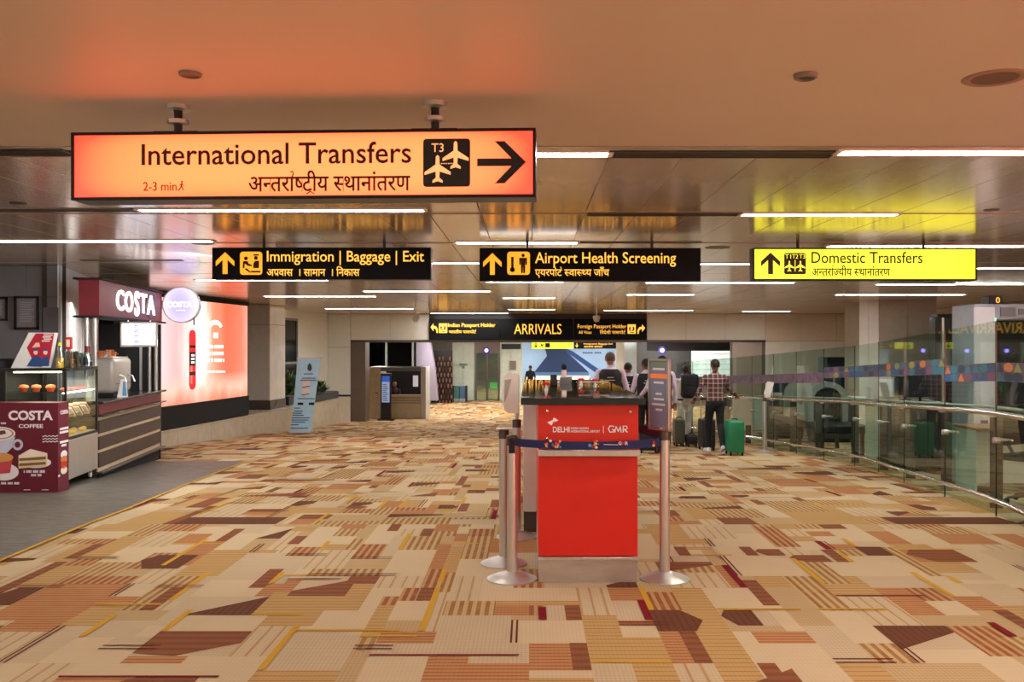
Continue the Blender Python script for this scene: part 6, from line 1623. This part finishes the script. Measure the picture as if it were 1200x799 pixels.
    mb = MB(); mb.lathe([(.158*fat, 0), (.160*fat, .035)], n=28)
    for v in mb.bm.verts: v.co.y *= .72; v.co.z += .955
    if not untuck and not vest: mb.build('belt', blackm, root)
    else: mb.bm.free()
    root.scale = (sc, sc, sc)
    return root
sk1 = mat('skin_brown', (128, 84, 62), .5, var=.05); sk2 = mat('skin_tan', (150, 102, 78), .5, var=.05)
lavs = mat('shirt_lavender', (196, 182, 206), .8, bump=.2, bscale=25); vst = mat('vest_black', (22, 22, 27), .8, bump=.2, bscale=30)
btr = mat('trousers_black', (20, 20, 25), .85, bump=.2, bscale=25); shb = mat('shoe_black', (18, 18, 18), .35); shw = mat('shoe_white', (206, 206, 210), .5)
whs = mat('shirt_pale', (206, 206, 196), .8, bump=.2, bscale=25); jpale = mat('jeans_pale', (170, 176, 172), .85, bump=.25, bscale=25); jdark = mat('jeans_dark', (26, 30, 36), .85, bump=.2, bscale=25)
# plaid: woven bands from object coordinates
def plaid():
    m = bpy.data.materials.new('plaid_shirt'); m.use_nodes = True; nt = m.node_tree; b = nt.nodes['Principled BSDF']; b.inputs['Roughness'].default_value = .85
    tc = nt.nodes.new('ShaderNodeTexCoord'); sp = nt.nodes.new('ShaderNodeSeparateXYZ'); nt.links.new(tc.outputs['Object'], sp.inputs[0])
    def M(op, a, c): 
        n = nt.nodes.new('ShaderNodeMath'); n.operation = op
        for i, v in enumerate((a, c)):
            if isinstance(v, (int, float)): n.inputs[i].default_value = v
            else: nt.links.new(v, n.inputs[i])
        return n.outputs[0]
    def mix(f, a, c):
        n = nt.nodes.new('ShaderNodeMix'); n.data_type = 'RGBA'; nt.links.new(f, n.inputs['Factor']); ii = [k for k in n.inputs if k.type == 'RGBA']
        if isinstance(a, tuple): ii[0].default_value = a
        else: nt.links.new(a, ii[0])
        ii[1].default_value = c; return [k for k in n.outputs if k.type == 'RGBA'][0]
    fx = M('LESS_THAN', M('FRACT', M('DIVIDE', M('ADD', sp.outputs['X'], 5), .085), 0), .17); fz2 = M('LESS_THAN', M('FRACT', M('DIVIDE', sp.outputs['Z'], .085), 0), .17)
    gx = M('LESS_THAN', M('FRACT', M('DIVIDE', M('ADD', sp.outputs['X'], 5.04), .085), 0), .4); gz = M('LESS_THAN', M('FRACT', M('DIVIDE', M('ADD', sp.outputs['Z'], .04), .085), 0), .4)
    c = mix(M('MULTIPLY', M('ADD', gx, gz), .35), lin((92, 56, 60)), lin((36, 30, 38)))
    c = mix(M('MULTIPLY', M('ADD', fx, fz2), .42), c, lin((206, 186, 176)))
    nt.links.new(c, b.inputs['Base Color']); return m
pld = plaid()
HANG = ((.25, .0, 1.12), (.245, .05, .87), False); HANGC = ((.25, .0, 1.12), (.245, .05, .87), True)
PUSH = ((.25, .04, 1.12), (.22, .22, .95), True); REST = ((.33, .02, 1.14), (.50, .12, 1.0), True)
d = 16.6
person('tallest person in a black waistcoat over a lavender shirt, just behind the counter', XW(715, 15.6), 15.6, 1.76, -.05, (((.27, .02, 1.13), (.34, .20, .95), False), HANG), (.1, -.1), (sk2, lavs, btr, shb), hair=(74, 60, 50), vest=vst, fat=1.06)
person('person in a black waistcoat, half hidden behind the tallest one by the counter', XW(736, 18.7), 18.7, 1.66, -.25, (((.26, .05, 1.13), (.24, .25, 1.0), False), HANG), (-.1, .12), (sk1, lavs, btr, shb), vest=vst)
person('person in a black waistcoat pushing a case with both hands, left of the framed sign', XW(757, 17.3), 17.3, 1.70, .1, (PUSH, PUSH), (.12, -.1), (sk1, lavs, btr, shb), vest=vst)
person('person in a black waistcoat directly behind the framed sign on the right stanchion', XW(776, 16.9), 16.9, 1.74, 0, (HANG, ((.27, .02, 1.13), (.36, .18, 1.0), False)), (-.15, .1), (sk1, lavs, btr, shb), vest=vst)
person('person in a pale shirt and washed jeans wearing a black backpack', XW(803, 18.6), 18.6, 1.60, .05, (PUSH, HANGC), (.12, -.08), (sk1, whs, jpale, shw), vest=None, untuck=True, hair=(30, 22, 20))
person('person in a dark plaid shirt and black jeans beside the green suitcase', XW(838, 16.3), 16.3, 1.66, .06, (((.27, .06, 1.16), (.42, .18, 1.06), True), ((.29, .02, 1.13), (.36, .14, .96), True)), (-.20, .16), (sk1, pld, jdark, shw), vest=None)
person('distant person in dark clothes standing left of the blue mural', XW(621.5, 47), 47, 1.72, .3, (HANG, HANG), (.0, .0), (sk1, btr, btr, shb), voxel=.02, vest=None)
bp_ = person('staff member with dark hair sitting behind the booth window', XW(462.5, 33.9), 33.9, 1.62, math.pi, (((.25, .15, 1.1), (.15, .35, 1.05), False), ((.25, .15, 1.1), (.15, .35, 1.05), False)), (0, 0), (sk1, mat('blouse_dark', (60, 40, 60), .8), btr, shb), voxel=.02, vest='none')
bp_.location.z = fz(33.9)-.27
# backpack on the pale-shirted person
d = 18.6-.20
t = empty('backpack', (XW(808, d), d, fz(d)+.93), 'black backpack with blue straps on the back of the pale-shirted person', 'backpack', .05)
MB().box(-.17, .17, -.13, .07, .02, .50, bev=.06, seg=4).build('bag_body', mat('backpack_black', (18, 20, 26), .7, bump=.3, bscale=30), t)
MB().box(-.12, .12, -.18, -.12, .05, .28, bev=.04, seg=3).build('front_pocket', mat('backpack_black', (18, 20, 26), .7), t)
for s_ in (-1, 1): MB().tube([(s_*.11, .06, .46), (s_*.12, .14, .50), (s_*.12, .26, .46), (s_*.12, .30, .30), (s_*.14, .1, .06)], .018, 8).build('strap', mat('strap_blue', (70, 130, 190), .6), t)
MB().tube([(-.04, 0, .49), (-.03, 0, .54), (.03, 0, .54), (.04, 0, .49)], .010, 8).build('grab_handle', blackm, t)
# suitcases
def suitcase(x, d, w_, h, dp, col, lb, rz=0, handle=True, name='suitcase'):
    t = empty(name, (x, d, fz(d)), lb, 'suitcase', rz); b0 = .055
    MB().box(-w_/2, w_/2, -dp/2, dp/2, b0, h, bev=.035, seg=3).build('shell', col, t)
    for i in range(5): a = -w_/2+w_*(i+1)/6; MB().box(a-.006, a+.006, -dp/2-.005, -dp/2+.004, b0+.06, h-.05, bev=.002).build('rib', col, t)
    for sx_ in (-1, 1):
        for sy_ in (-1, 1):
            wx, wy = sx_*(w_/2-.035), sy_*(dp/2-.035)
            wh = MB().tube([(wx-.012, wy, .025), (wx+.012, wy, .025)], .025, 12).build('wheel', rubber, t); MB().box(wx-.018, wx+.018, wy-.018, wy+.018, .035, b0+.01).build('wheel_fork', blackm, t)
    MB().tube([(-.05, 0, h), (-.045, 0, h+.025), (.045, 0, h+.025), (.05, 0, h)], .009, 8).build('top_handle', blackm, t)
    if handle:
        for s_ in (-1, 1): MB().tube([(s_*.08, dp*.25, h), (s_*.08, dp*.25, h+.36)], .007, 8).build('pull_tube', steel, t)
        MB().box(-.10, .10, dp*.25-.014, dp*.25+.014, h+.35, h+.385, bev=.008, seg=2).build('pull_grip', blackm, t)
    return t
suitcase(XW(860.5, 16.0), 16.0, .27, .60, .42, mat('suitcase_green', (28, 128, 88), .4), 'green ribbed hard suitcase standing right of the plaid shirted person', handle=False)
suitcase(XW(828, 17.2), 17.2, .24, .58, .38, mat('suitcase_black', (26, 28, 34), .45), 'black hard suitcase between the backpack wearer and the plaid shirt', .1)
suitcase(XW(795.5, 18.3), 18.3, .20, .55, .36, mat('suitcase_olive', (70, 74, 58), .5), 'olive suitcase left of the pale washed jeans', handle=True)
suitcase(XW(810, 18.15), 18.15, .22, .24, .30, mat('suitcase_black', (26, 28, 34), .45), 'small low black wheeled bag at the feet of the backpack wearer', handle=False)
suitcase(XW(760, 16.4), 16.4, .34, .50, .24, mat('bag_dark', (24, 24, 30), .6), 'dark wheeled bag beside the counter and the framed sign', handle=False)
